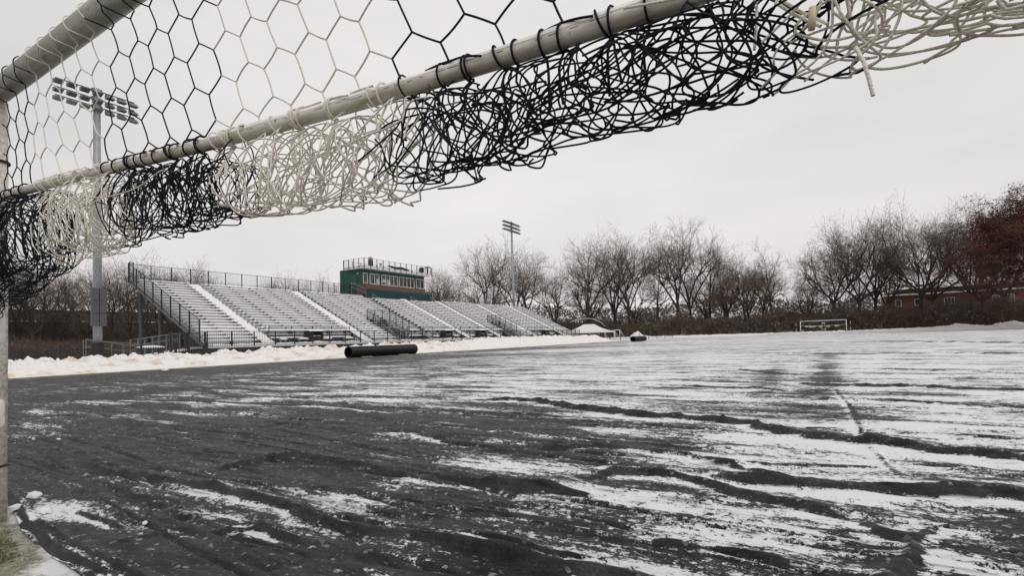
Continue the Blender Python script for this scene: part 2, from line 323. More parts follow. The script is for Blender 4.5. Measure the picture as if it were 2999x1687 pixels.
for pts, h, wd in RID:
    h, wd = (h * .82, wd * .74) if h >= .084 else ((h * .78, wd * .72) if h >= .06 else (h * .6, wd * .6))
    P = np.array(pts); x0, y0 = P.min(0) - wd * 7; x1, y1 = P.max(0) + wd * 7
    msk = (Xg > x0) & (Xg < x1) & (Yg > y0) & (Yg < y1)
    if not msk.any(): continue
    x_, y_ = Xg[msk], Yg[msk]
    wd = wd * .82; wob = (fbm(x_ * 2.2, y_ * 2.2, 3, int(wd * 1000)) - .5) * wd * 1.9 + (fbm(x_ * 9, y_ * 9, 2, 44) - .5) * wd * .5
    d, t = seg_field(x_ , y_ + wob, pts)
    fade = np.clip(np.minimum(t, 1 - t) * 7, 0, 1); fade = fade * fade * (3 - 2 * fade)
    hh = h * (.55 + .6 * vnoise(x_ * 1.3 / max(wd * 8, .3), y_ * 1.3, 5) + .5 * (vnoise(x_ * 6, y_ * 3, 6) - .4)) * fade
    prof = np.where(d < 0, np.exp(-(np.abs(d) / (wd * .70)) ** 1.9), np.exp(-(np.maximum(d, 0) / (wd * 1.5)) ** 1.15))
    Zg[msk] += hh * prof
    Zg[msk] += .25 * hh * np.exp(-((d - wd * 2.6) / (wd * .8)) ** 2) * (vnoise(x_ * 1.7, y_ * 1.7, 9))
    ridge_bare[msk] = np.maximum(ridge_bare[msk], np.exp(-(np.abs(d + wd * .3) / (wd * .8)) ** 3) * np.clip(fade * 1.3, 0, 1) * min(1, .35 + h / .085))
    base_snow[msk] = np.maximum(base_snow[msk], np.exp(-((d + wd * 2.3) / (wd * 1.0)) ** 2) * fade)
# general unevenness and small creases of the fabric
rr = np.sqrt(Xg ** 2 + Yg ** 2)
Zg += (fbm(Xg * .35, Yg * .7, 2, 3) - .5) * .03 * np.clip(rr / 3, .3, 1)
cre = np.abs(fbm((Xg + Yg * .15) * .45, (Yg - Xg * .05) * 3.6, 3, 21) - .5) * 2
Zg += (-.009 * np.exp(-(cre / .05) ** 2) + .006 * np.exp(-((cre - .14) / .06) ** 2)) * np.clip(14 / rr, 0, 1)
creB = np.abs(fbm((Xg * .8 - Yg * .2) * .28, (Yg + Xg * .09) * 2.4, 3, 131) - .5) * 2
Zg += (-.016 * np.exp(-(creB / .03) ** 2) + .012 * np.exp(-((creB - .10) / .05) ** 2)) * np.clip(25 / rr, 0, 1)
cre2 = np.abs(fbm((Xg - Yg * .5) * 2.6, (Yg + Xg * .2) * 5.5, 3, 51) - .5) * 2
Zg += (-.004 * np.exp(-(cre2 / .08) ** 2) + .002 * np.exp(-((cre2 - .2) / .08) ** 2)) * np.clip(6 / rr, 0, 1)
Zg += .0035 * (fbm(Xg * 11, Yg * 16, 2, 77) - .5) * np.clip(5 / rr, 0, 1)
edge_d = Yg - e0
Zg += -.02 * np.exp(-(edge_d / .03) ** 2) + .018 * np.exp(-((edge_d - .05) / .03) ** 2)
far_d = 111.2 - Yg
Zg += .35 * far_w * np.exp(-(far_d / 1.2) ** 2)
cov2 = np.clip(cov - ridge_bare * .68 * (.7 + .6 * fbm(Xg * 3, Yg * 3, 3, 88)) * np.clip(1.4 - rr / 25, .35, 1) + base_snow * .28 * (cov > .12), 0, 1)
# snow brushed onto the cloth right next to the near edge
track = np.zeros_like(Xg)
for pts, wd, st in (([(.1, 17), (.04, 15.7), (.03, 12.9), (.0, 10.5), (-.15, 8.6), (-.38, 7.6)], .26, .50), ([(-1.1, 16), (-1.0, 13), (-.9, 10), (-.8, 8)], .24, .30), ([(.1, 24), (.2, 18)], .3, .35)):
    d, t = seg_field(Xg, Yg + (fbm(Xg * 2, Yg * 2, 2, 14) - .5) * .3, pts); track = np.maximum(track, st * np.exp(-(d / wd) ** 2) * np.clip(np.minimum(t, 1 - t) * 6 + .15, 0, 1))
cov2 = np.clip(cov2 * (1 - track), 0, 1)
pat = (fbm(Xg * .9, Yg * 3.4, 4, 61) - .5) * np.clip(1.2 - rr / 40, .3, 1)
cov2 = np.clip(cov2 + pat * 1.0 * np.clip(cov2 * 3, .35, 1), 0, 1)
cov2 = np.maximum(cov2, .62 * np.exp(-((edge_d - .04) / .09) ** 2) * (Xg < -2.4) * (Xg > -4.5))

def tarpmat():
    m = bpy.data.materials.new('black_field_cover'); m.use_nodes = True; t = m.node_tree; b = t.nodes['Principled BSDF']
    K = t.links.new
    at = N(t, 'ShaderNodeAttribute', attribute_name='snow'); tcn = N(t, 'ShaderNodeTexCoord')
    def noise(scale, sc, det=5, rough=.6, rot=0):
        mpn = N(t, 'ShaderNodeMapping'); mpn.inputs['Scale'].default_value = sc; mpn.inputs['Rotation'].default_value = (0, 0, rot)
        K(tcn.outputs['Object'], mpn.inputs[0]); n = N(t, 'ShaderNodeTexNoise'); n.inputs['Scale'].default_value = scale
        n.inputs['Detail'].default_value = det; n.inputs['Roughness'].default_value = rough; K(mpn.outputs[0], n.inputs['Vector']); return n.outputs['Fac']
    def math_(op, a, b_=None, c=None):
        n = N(t, 'ShaderNodeMath', operation=op)
        for i, q in enumerate((a, b_, c)):
            if q is None: continue
            if isinstance(q, (int, float)): n.inputs[i].default_value = q
            else: K(q, n.inputs[i])
        return n.outputs[0]
    n_big = noise(1.0, (.45, 2.0, 1), 6, .66, .12)
    n_str = noise(3.2, (.20, 3.2, 1), 7, .76, .07)
    n_mid = noise(9.0, (.6, 1.7, 1), 7, .78, .1)
    n_fine = noise(30.0, (.7, 1.2, 1), 5, .8)
    n_gr = noise(110.0, (.9, 1.1, 1), 3, .75)
    comb = math_('ADD', math_('ADD', math_('MULTIPLY', n_big, .34), math_('MULTIPLY', n_str, .29)), math_('ADD', math_('MULTIPLY', n_mid, .34), math_('ADD', math_('MULTIPLY', n_fine, .26), math_('MULTIPLY', n_gr, .12))))
    thr = N(t, 'ShaderNodeMapRange'); thr.inputs['From Min'].default_value = 0; thr.inputs['From Max'].default_value = 1
    thr.inputs['To Min'].default_value = .815; thr.inputs['To Max'].default_value = .612; K(at.outputs['Fac'], thr.inputs['Value'])
    dif = math_('SUBTRACT', comb, thr.outputs[0])
    ms = N(t, 'ShaderNodeMapRange'); ms.inputs['From Min'].default_value = -.045; ms.inputs['From Max'].default_value = .050; K(dif, ms.inputs['Value'])
    pw = math_('POWER', ms.outputs[0], 1.5)
    def cells(scale):
        mpc = N(t, 'ShaderNodeMapping'); mpc.inputs['Scale'].default_value = (.8, 1.0, .2); K(tcn.outputs['Object'], mpc.inputs[0])
        v_ = N(t, 'ShaderNodeTexVoronoi'); v_.inputs['Scale'].default_value = scale; K(mpc.outputs[0], v_.inputs['Vector']); s3 = N(t, 'ShaderNodeSeparateColor'); K(v_.outputs['Color'], s3.inputs[0]); return s3.outputs[0]
    def stip(scale, k_, off):
        q_ = N(t, 'ShaderNodeMapRange'); q_.inputs['From Min'].default_value = -.10; q_.inputs['From Max'].default_value = .10
        K(math_('SUBTRACT', math_('MULTIPLY', pw, k_), math_('ADD', math_('MULTIPLY', cells(scale), .96), off)), q_.inputs['Value']); return q_.outputs[0]
    grains = math_('MAXIMUM', stip(55, 1.12, .04), math_('MULTIPLY', stip(120, 1.1, .06), .85))
    frost = noise(4.0, (.5, 1.8, 1), 9, .8)
    fr = N(t, 'ShaderNodeMapRange'); fr.inputs['From Min'].default_value = .40; fr.inputs['From Max'].default_value = .66; K(frost, fr.inputs['Value'])
    grn = N(t, 'ShaderNodeMapRange'); grn.inputs['From Min'].default_value = .35; grn.inputs['From Max'].default_value = .75; K(n_gr, grn.inputs['Value'])
    frg = math_('MULTIPLY', fr.outputs[0], math_('ADD', math_('MULTIPLY', grn.outputs[0], .9), .25))
    cm = N(t, 'ShaderNodeMix', data_type='RGBA'); cm.inputs[6].default_value = (.0065, .007, .0078, 1); cm.inputs[7].default_value = (.085, .088, .094, 1); K(frg, cm.inputs[0])
    vz = N(t, 'ShaderNodeTexVoronoi'); vz.inputs['Scale'].default_value = 55; K(tcn.outputs['Object'], vz.inputs['Vector'])
    sp = N(t, 'ShaderNodeMapRange'); sp.inputs['From Min'].default_value = .12; sp.inputs['From Max'].default_value = .05; K(vz.outputs['Distance'], sp.inputs['Value'])
    gate = math_('GREATER_THAN', noise(5, (1, 1, 1), 4, .6), .52)
    speck = math_('MULTIPLY', sp.outputs[0], gate)
    geo = N(t, 'ShaderNodeNewGeometry'); sx_ = N(t, 'ShaderNodeSeparateXYZ'); K(geo.outputs['Normal'], sx_.inputs[0])
    flat = N(t, 'ShaderNodeMapRange'); flat.inputs['From Min'].default_value = .80; flat.inputs['From Max'].default_value = .93; K(sx_.outputs['Z'], flat.inputs['Value'])
    mask = math_('MULTIPLY', math_('MAXIMUM', grains, math_('MULTIPLY', speck, .3)), flat.outputs[0])
    col = N(t, 'ShaderNodeMix', data_type='RGBA'); K(mask, col.inputs[0]); K(cm.outputs[2], col.inputs[6]); col.inputs[7].default_value = (.76, .76, .79, 1)
    K(col.outputs[2], b.inputs['Base Color'])
    ro = N(t, 'ShaderNodeMapRange'); ro.inputs['To Min'].default_value = .55; ro.inputs['To Max'].default_value = .95; K(mask, ro.inputs['Value']); K(ro.outputs[0], b.inputs['Roughness'])
    sl = N(t, 'ShaderNodeMapRange'); sl.inputs['To Min'].default_value = .20; sl.inputs['To Max'].default_value = .15; K(mask, sl.inputs['Value']); K(sl.outputs[0], b.inputs['Specular IOR Level'])
    hgt = math_('ADD', math_('MULTIPLY', mask, .5), math_('ADD', math_('MULTIPLY', n_fine, .25), math_('MULTIPLY', noise(11, (.5, 2.6, 1), 6, .65, .3), 1.5)))
    bp = N(t, 'ShaderNodeBump'); bp.inputs['Strength'].default_value = .55; bp.inputs['Distance'].default_value = .014
    K(hgt, bp.inputs['Height']); K(bp.outputs[0], b.inputs['Normal'])
    return m
m_tarp = tarpmat()
Vt = np.stack([Xg, Yg, Zg], -1)
tarp = gridobj('field_tarp', Vt, m_tarp, {'snow': cov2})
tag(tarp, 'huge wrinkled black field cover dusted with wind-blown snow, lying over the whole pitch', 'ground cover')

# ------------------------------------------------------------------ ground
def groundmat():
    m = bpy.data.materials.new('snowy_ground'); m.use_nodes = True; t = m.node_tree; b = t.nodes['Principled BSDF']; b.inputs['Roughness'].default_value = .95
    b.inputs['Specular IOR Level'].default_value = .2
    tcn = N(t, 'ShaderNodeTexCoord'); n = N(t, 'ShaderNodeTexNoise'); n.inputs['Scale'].default_value = 22; n.inputs['Detail'].default_value = 9; n.inputs['Roughness'].default_value = .8
    t.links.new(tcn.outputs['Object'], n.inputs['Vector']); n2 = N(t, 'ShaderNodeTexNoise'); n2.inputs['Scale'].default_value = 1.3; n2.inputs['Detail'].default_value = 3
    t.links.new(tcn.outputs['Object'], n2.inputs['Vector'])
    ad = N(t, 'ShaderNodeMath', operation='ADD'); t.links.new(n.outputs['Fac'], ad.inputs[0]); t.links.new(n2.outputs['Fac'], ad.inputs[1])
    at = N(t, 'ShaderNodeAttribute', attribute_name='bare')
    ad2 = N(t, 'ShaderNodeMath', operation='ADD'); t.links.new(ad.outputs[0], ad2.inputs[0]); t.links.new(at.outputs['Fac'], ad2.inputs[1])
    r = N(t, 'ShaderNodeValToRGB'); r.color_ramp.elements[0].position = .40; r.color_ramp.elements[1].position = .56
    mr_ = N(t, 'ShaderNodeMapRange'); mr_.inputs['From Min'].default_value = .6; mr_.inputs['From Max'].default_value = 2.0; t.links.new(ad2.outputs[0], mr_.inputs['Value'])
    t.links.new(mr_.outputs[0], r.inputs[0]); r.color_ramp.elements[0].color = (.80, .80, .82, 1); r.color_ramp.elements[1].color = (.19, .175, .115, 1); e_ = r.color_ramp.elements.new(.66); e_.color = (.42, .41, .36, 1); e_ = r.color_ramp.elements.new(.75); e_.color = (.09, .09, .045, 1)
    t.links.new(r.outputs[0], b.inputs['Base Color'])
    bp = N(t, 'ShaderNodeBump'); bp.inputs['Strength'].default_value = .6; bp.inputs['Distance'].default_value = .03
    t.links.new(n.outputs['Fac'], bp.inputs['Height']); t.links.new(bp.outputs[0], b.inputs['Normal']); return m
m_ground = groundmat()
gx = np.sign(np.linspace(-1, 1, 181)) * np.abs(np.linspace(-1, 1, 181)) ** 3.2 * 1500; gy = gx.copy()
GX, GY = np.meshgrid(gx, gy, indexing='ij')
GZ = -.03 + 0 * GX
bare = np.where((GY < 2.5) & (GX > -12) & (GX < 12), .75, -.3)
gridobj('ground', np.stack([GX, GY, GZ], -1), m_ground, {'bare': bare}); bpy.data.objects['ground']['kind'] = 'structure'
# near grass apron with a band of snow along the tarp edge
ax = np.linspace(-9, 6, 260); ay = np.linspace(-3, 1.35, 120); AX, AY = np.meshgrid(ax, ay, indexing='ij')
dE = tarp_edge(AX) - AY
AB = np.interp(dE, [-.1, .04, .12, .30, 2], [.1, .42, .55, .78, .82]) + (fbm(AX * 3, AY * 3, 3, 4) - .5) * .9
AZ = -.012 + .012 * fbm(AX * 6, AY * 6, 3, 8) - .004
o = gridobj('grass_verge', np.stack([AX, AY, AZ], -1), m_ground, {'bare': AB}); o['kind'] = 'structure'
# grass strip between cover and snow bank
def stripmat():
    return mat('winter_grass', (.055, .060, .022), .95, 0, 3, bump=.6, bscale=25, col2=(.30, .28, .17), detail=9)
m_strip = stripmat()
sy = np.linspace(-30, 90, 600); V = np.zeros((2, 600, 3)); ed = (fbm(sy * .6, sy * 0, 3, 5) - .5) * .25
V[0, :, 0] = -30.2; V[1, :, 0] = -26.9 + ed * .3; V[:, :, 1] = sy; V[:, :, 2] = -.012
o = gridobj('grass_strip', V, m_strip); o['kind'] = 'structure'
# grass blades near post: uncountable
gb = MB()
for k in range(11000):
    x = random.uniform(-4.7, -2.6); y = random.uniform(.25, 1.2)
    de = float(tarp_edge(x)) - y
    if de < .05: continue
    if vnoise(np.array([x * 3.]), np.array([y * 3.]), 4)[0] + min(de, .3) * 2 < .62: continue
    h = random.uniform(.003, .012); a = random.uniform(0, 6.28); dx, dy = math.cos(a) * .0016, math.sin(a) * .0016
    lx, ly = random.gauss(0, .014), random.gauss(0, .014)
    gb.add([(x - dx, y - dy, -.01), (x + dx, y + dy, -.01), (x + lx, y + ly, h)], [(0, 1, 2)], random.choice([0, 0, 1]))
tag(gb.build('grass', [mat('grass_blade', (.15, .145, .085), .8, .3, 30), mat('straw_blade', (.38, .35, .24), .8, .2, 30)]), 'short olive winter grass poking through thin snow beside the goal post', 'grass', kind='stuff')

# ------------------------------------------------------------------ snow banks
def bankmat(name, dirt, thr):
    m = bpy.data.materials.new(name); m.use_nodes = True; t = m.node_tree; b = t.nodes['Principled BSDF']; b.inputs['Roughness'].default_value = .95; b.inputs['Specular IOR Level'].default_value = .15
    tcn = N(t, 'ShaderNodeTexCoord'); n = N(t, 'ShaderNodeTexNoise'); n.inputs['Scale'].default_value = 1.1; n.inputs['Detail'].default_value = 9; n.inputs['Roughness'].default_value = .68
    mpn = N(t, 'ShaderNodeMapping'); mpn.inputs['Rotation'].default_value = (R(35), 0, 0); mpn.inputs['Scale'].default_value = (1, .9, 2.2)
    t.links.new(tcn.outputs['Object'], mpn.inputs[0]); t.links.new(mpn.outputs[0], n.inputs['Vector'])
    r = N(t, 'ShaderNodeValToRGB'); r.color_ramp.elements[0].position = thr; r.color_ramp.elements[1].position = thr + .14
    r.color_ramp.elements[0].color = (.83, .82, .81, 1); r.color_ramp.elements[1].color = (*dirt, 1)
    t.links.new(n.outputs['Fac'], r.inputs[0]); t.links.new(r.outputs[0], b.inputs['Base Color'])
    n2 = N(t, 'ShaderNodeTexNoise'); n2.inputs['Scale'].default_value = 5; n2.inputs['Detail'].default_value = 6; t.links.new(tcn.outputs['Object'], n2.inputs['Vector'])
    bp = N(t, 'ShaderNodeBump'); bp.inputs['Strength'].default_value = .8; bp.inputs['Distance'].default_value = .12
    t.links.new(n2.outputs['Fac'], bp.inputs['Height']); t.links.new(bp.outputs[0], b.inputs['Normal']); return m
m_bank = bankmat('ploughed_snow_dirty', (.62, .51, .36), .52)
m_bank2 = bankmat('ploughed_snow_clean', (.70, .64, .52), .60)
def bank(name, ys, xt, xb, ztop, jag, material, seed, swap=False):
    nu = 46; u = np.linspace(0, 1, nu)[None, :]; Y = ys[:, None] + 0 * u
    X = xt + (xb - xt) * u; top = ztop(ys)[:, None]
    prof = np.where(u < .5, np.clip(u / .5, 0, 1) ** .75, np.clip((1 - u) / .5, 0, 1) ** .9)
    # lumps lean along the bank: diagonal ridges
    s_ = Y + (u - .5) * 1.0
    lump = (fbm(s_ * 1.1, u * 1.5, 4, seed) - .5) * 1.2 + (np.abs(fbm(s_ * 2.6, u * 4, 4, seed + 9) - .5) * -2.2 + .32) + (fbm(s_ * 7, u * 12, 3, seed + 4) - .5) * .45
    Z = top * prof * (1 + jag * lump) - .06
    Xd = X + (fbm(s_ * 1.7, u * 3, 3, seed + 3) - .5) * .5 * prof
    if swap: V = np.stack([Y, Xd, Z], -1)
    else: V = np.stack([Xd, Y, Z], -1)
    return gridobj(name, V, material)
ys = np.linspace(-25, 43.5, 1500)
b1 = bank('snow_bank', ys, -29.5, -33.2, lambda y: np.interp(y, [0, 12, 18, 24, 41.8, 43.5], [.76, .70, .76, .84, .88, .1]) + .10 * (fbm(y * .25, y * 0, 2, 2) - .5), .62, m_bank, 31)
tag(b1, 'long tan-stained ploughed snow bank in front of the bleachers', 'snow', kind='stuff')
ys = np.linspace(40, 84, 900)
b2 = bank('snow_bank', ys, -29.3, -33.4, lambda y: np.interp(y, [40, 42.5, 45, 60, 78, 84], [.2, .85, 1.1, 1.15, 1.0, .25]), .5, m_bank2, 55)
tag(b2, 'cleaner white far end of the snow bank beyond the black pipe', 'snow', kind='stuff')
ys = np.linspace(-50, 60, 900)
b3 = bank('snow_bank', ys, 112.8, 119.5, lambda x: np.interp(x, [-50, -40, -38.2, -36.4, -34.6, -33, -10, 5, 14, 17, 19.7, 22, 24, 26.6, 28.3, 32, 60], [.5, .55, .6, 1.9, .8, .55, .5, .55, .6, .7, 1.1, .8, .65, 1.3, .9, 1.0, .9]), .35, m_bank2, 77, swap=True)
tag(b3, 'low snow bank along the far end of the pitch in front of the hedge', 'snow', kind='stuff')

# loose snow lumps
def lump(loc, s, label, seed):
    bm = bmesh.new(); bmesh.ops.create_icosphere(bm, subdivisions=3, radius=1)
    for v in bm.verts:
        n = mnoise.fractal(v.co * 1.6 + Vector((seed, 0, 0)), .9, 2, 4); v.co = Vector((v.co.x * s[0], v.co.y * s[1], max(v.co.z, -.5) * s[2])) * (1 + .35 * n)
    me = bpy.data.meshes.new('snow_lump'); bm.to_mesh(me); bm.free(); me.materials.append(m_snowcap)
    for p in me.polygons: p.use_smooth = True
    o = bpy.data.objects.new('snow_lump', me); C.objects.link(o); o.location = loc; tag(o, label, 'snow lump', 'loose snow lumps on the field cover')
lump((-4.5, 1.33, .03), (.055, .035, .026), 'rounded snow lump on the cover nearest to the goal post foot', 1)
lump((-4.02, 1.235, .03), (.065, .03, .018), 'flat broken slab of snow beside the rounded lump at the tarp corner', 4)
lump((-4.32, 1.19, .02), (.035, .045, .018), 'small flat snow piece between the post foot and the broken slab', 6)
lump((-7.2, 2.33, .02), (.028, .025, .018), 'tiny snow lump alone on bare black cover left of centre', 8)
lump((-3.22, 1.42, .02), (.018, .018, .012), 'tiny greyish snow lump near the folded tarp corner', 10)
lump((-26.2, 12.4, .05), (.22, .12, .08), 'snow chunk on the grey cover just before the snow bank', 12)

# ------------------------------------------------------------------ near goal
GYP = 1.07
goal = thing('soccer_goal', 'near white goal with black and white net rolled up on its sagging bar', 'soccer goal', (-4.2, GYP, 0))
def rel(p, o): return tuple(np.array(p) - np.array(o))
G0 = np.array((-4.2, GYP, 0))
b = MB(); b.tube([(-4.235, GYP, -.05), (-4.235, GYP, 1.2), (-4.235, GYP, 2.5)], .058, 24); post = b.build('post', m_paint, goal, True); post.location = -G0 + 0
b = MB(); b.tube([(3.25, GYP, -.05), (3.25, GYP, 2.5)], .058, 24); p2 = b.build('post', m_paint, goal, True); p2.location = -G0
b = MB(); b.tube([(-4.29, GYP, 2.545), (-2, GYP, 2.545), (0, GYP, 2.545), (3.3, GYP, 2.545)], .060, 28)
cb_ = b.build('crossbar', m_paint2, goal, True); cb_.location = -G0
b = MB(); b.tube([(-4.3, GYP - .01, 2.607), (3.3, GYP - .01, 2.607)], .008, 6); q = b.build('net_track', m_black, goal); q.location = -G0
for z in (.18 + .12, 2.12):
    b = MB(); a = np.linspace(0, 2 * math.pi, 25); b.tube(np.stack([-4.235 + .062 * np.cos(a), GYP + .062 * np.sin(a), z + .01 * np.sin(a + 1)], 1), .008, 6, cap=False)
    q = b.build('strap', m_black, goal, True); q.location = -G0
bx_ = np.array([-4.2, -3.51, -2.57, -1.91, -1.52, -1.2, -.84, -.58, -.26, .2, .8, 1.6, 3.25]); bz_ = np.array([1.90, 1.845, 1.775, 1.73, 1.70, 1.675, 1.655, 1.645, 1.635, 1.632, 1.645, 1.68, 1.78])
_co = np.polyfit(bx_, bz_, 4)
def barz(x): return np.polyval(_co, x)
bxs = np.linspace(-4.2, 3.2, 90); RB = .0235
b = MB(); b.tube(np.stack([bxs, 0 * bxs + GYP, barz(bxs)], 1), RB, 20)
for k in range(150):
    x = -4.0 + k * .048 + random.uniform(-.01, .01)
    if random.random() < .25: continue
    a = R(172 + random.uniform(-3, 3)); r_ = RB + .0002
    b.tube([(x + d_, GYP + r_ * math.cos(a), barz(x + d_) + r_ * math.sin(a)) for d_ in (0, random.uniform(.01, .04))], .0006, 4, m=1)
q = b.build('net_bar', [m_paint, m_black], goal, True); q.location = -G0; netbar = q
# snow lying on bar
b = MB()
xs2 = np.linspace(-4.1, 3.1, 900); V = []
hh = np.clip(fbm(xs2 * 3.5, xs2 * 0, 4, 3) * 1.6 - .35, .05, 1)
for k, x in enumerate(xs2):
    z = barz(x); row = []
    for a in np.linspace(R(25), R(155), 7):
        rr_ = RB + .0005 + .009 * hh[k] * math.sin((a - R(25)) / R(130) * math.pi) ** .8
        row.append((x, GYP + rr_ * math.cos(a), z + rr_ * math.sin(a)))
    V.append(row)
b.grid(np.array(V)); q = b.build('snow_on_bar', m_snowcap, netbar, True)
XC = [-3.63, -2.80, -1.93, -1.03, -.12, .78, 1.68, 2.6]
XBn = [-3.3, -2.62, -1.75, -.95, .0, .9, 1.75, 2.6]
def isblack(x, L_=None):
    k = int(np.searchsorted(L_ or XC, x)); return k % 2 == 0
RR = .0026
L1 = np.array([.168, -.004]); L2 = np.array([.1447, -.1665]); E2 = np.array([.093, -.055]); E1 = L2 - E2; E3 = L1 - E2
P0 = np.array([-2.53, 2.332])
nb, nw = MB(), MB()
def rope(P, r, black, n=6):
    P = np.asarray(P, float)
    if len(P) >= 6:   # smooth the slack cord
        Q = np.vstack([P[0] * 2 - P[1], P, P[-1] * 2 - P[-2]]); o_ = []
        for i in range(1, len(Q) - 2):
            for u in (0, .5):
                o_.append(.5 * (2 * Q[i] + (Q[i + 1] - Q[i - 1]) * u + (2 * Q[i - 1] - 5 * Q[i] + 4 * Q[i + 1] - Q[i + 2]) * u * u + (-Q[i - 1] + 3 * Q[i] - 3 * Q[i + 1] + Q[i + 2]) * u ** 3))
        P = np.array(o_ + [P[-1]])
    (nb if black else nw).tube(P, r, n, cap=False)
def nz3(p, s, seed=0): return np.array(mnoise.noise_vector(Vector(p) * s + Vector((seed, seed * 1.7, 3))))
def node(i, j, typ):
    p = P0 + i * L1 + j * L2 + (E2 if typ else 0)
    d = nz3((p[0], 0, p[1]), 2.1) * .022
    yoff = GYP + .015 + .02 * math.sin(p[0] * 2.3) + d[1]
    return np.array([p[0] + d[0], yoff, p[1] + d[2]])
def clipz(p0, p1, zmin, zmax):
    return p0, p1
edges = []
for i in range(-40, 60):
    for j in range(-8, 14):
        p = P0 + i * L1 + j * L2
        if p[0] < -4.5 or p[0] > 3.3 or p[1] < 1.5 or p[1] > 2.9: continue
        A = node(i, j, 0); B = node(i, j, 1)
        edges += [(A, B), (B, node(i + 1, j, 0)), (B, node(i, j + 1, 0))]
for A, B in edges:
    mx = (A + B) / 2
    if mx[0] < -4.19 or mx[0] > 3.2: continue
    zt = 2.60
    if min(A[2], B[2]) > zt: continue
    zb = barz(mx[0]) + .02
    if max(A[2], B[2]) < zb: continue
    A = A.copy(); B = B.copy()
    for P_, Q_ in ((A, B), (B, A)):
        if P_[2] < zb: t = (zb - P_[2]) / (Q_[2] - P_[2] + 1e-9); P_ += (Q_ - P_) * min(max(t, 0), 1)
        if P_[2] > zt: t = (P_[2] - zt) / (P_[2] - Q_[2] + 1e-9); P_ += (Q_ - P_) * min(max(t, 0), 1)
    # hug the crossbar on the near side where it passes over it
    sag = nz3(mx, 9, 5) * .006
    pts = [A + (B - A) * f_ + sag * math.sin(f_ * math.pi) for f_ in (0, .17, .34, .5, .67, .84, 1)]
    def hug(p):
        dz_ = p[2] - 2.545
        if abs(dz_) < .068: yy0 = GYP - math.sqrt(.068 ** 2 - dz_ ** 2)
        else: yy0 = GYP + .02
        bl_ = min(1, max(0, (p[2] - 2.36) / .12)); return np.array([p[0], p[1] * (1 - bl_) + min(p[1], yy0 if dz_ < .068 else GYP) * bl_, p[2]])
    pts = [hug(p) for p in pts]
    rope(pts, RR * 1.16, isblack(mx[0]))
# wraps round the bar: rope turns from the net, over the bar and down
x = -4.15
while x < 3.1:
    z = barz(x); sl = random.uniform(-.02, .05); th = np.linspace(R(100), R(290), 12); r_ = RB + .006 + random.uniform(0, .004)
    pts = [(x + sl * (k / 11) + random.gauss(0, .001), GYP + r_ * math.cos(t_), z + r_ * math.sin(t_)) for k, t_ in enumerate(th)]
    # lead-in from net above, exit down to the bundle
    pre = [(x - .012, GYP + .028, z + .012)]
    th = np.linspace(R(60), R(285), 14); pts = [(x + sl * (k / 13), GYP + r_ * math.cos(t_), z + r_ * math.sin(t_)) for k, t_ in enumerate(th)]
    post_ = [(x + sl + random.uniform(-.02, .02), GYP - .02, z - .08), (x + sl + random.uniform(-.05, .05), GYP - .02 + random.uniform(-.03, .03), z - .16)]
    P = np.array(pre + pts + post_)
    bl = isblack(x + random.uniform(-.05, .05))
    if random.random() < .75:
        rope(P, RR * random.uniform(1.0, 1.35), bl, 6)
        if random.random() < .35: rope(P + np.array([.011, 0, .0]), RR * 1.1, bl, 6)
    # long strands lying along the top of the bar
    if random.random() < .45:
        l_ = random.uniform(.06, .16); t0 = R(random.uniform(60, 120)); t1 = t0 + R(random.uniform(20, 90))
        rope([(x + l_ * s_, GYP + (RB + .007) * math.cos(t0 + (t1 - t0) * s_), barz(x + l_ * s_) + (RB + .007) * math.sin(t0 + (t1 - t0) * s_)) for s_ in np.linspace(0, 1, 7)], RR * 1.1, bl)
    x += random.uniform(.045, .085)
# the rolled-up rest of the net: a hexagonal net wound in loose turns below the bar
BT = np.array([(-4.3, 1.22), (-3.9, 1.29), (-3.69, 1.35), (-3.12, 1.41), (-2.37, 1.42), (-1.9, 1.41), (-1.43, 1.385), (-.93, 1.345), (-.57, 1.385), (-.15, 1.40), (.26, 1.405), (1, 1.40), (3.2, 1.47)])
def bundle_pt(u, v):
    """u metres along bar, v metres of net wound up"""
    zb = barz(u) - .01; zl = float(np.interp(u, BT[:, 0], BT[:, 1])) + .01
    R0 = (zb - zl) / 2; zc = (zb + zl) / 2
    turn = v / .62; a = -R(90) + turn * 2 * math.pi
    rad = R0 * (1.0 - .16 * (turn % 3.7) )
    n1 = nz3((u * 1.0, v * .8, 0), 3.0, 2) * .045; n2 = nz3((u, v, 5), 6.5, 7) * .046
    # more rope gathers at the bottom of the roll
    zz = math.sin(a); zz = -1 + 2 * ((zz + 1) / 2) ** 1.35
    x = u + n1[0] * 2.4 + n2[0] * 2.0
    y = GYP + .01 + math.cos(a) * rad * .55 + (n1[1] + n2[1]) * .7
    z = zc + zz * rad + n1[2] * .8 + n2[2] * .8
    lo = zl - .01
    if z < lo + .03: z = lo + .03 - .05 * (1 - math.exp(-(lo + .03 - z) / .05))
    return np.array([x, y, z])
cw = .140; chh = .150; nu = int(7.4 / cw); nv = 19
def bn(i, j, t):  # hexagonal net nodes; t=0/1
    u = -4.12 + i * cw + (j % 2) * cw / 2 ; v = j * chh + (.055 if t else 0)
    return u, v
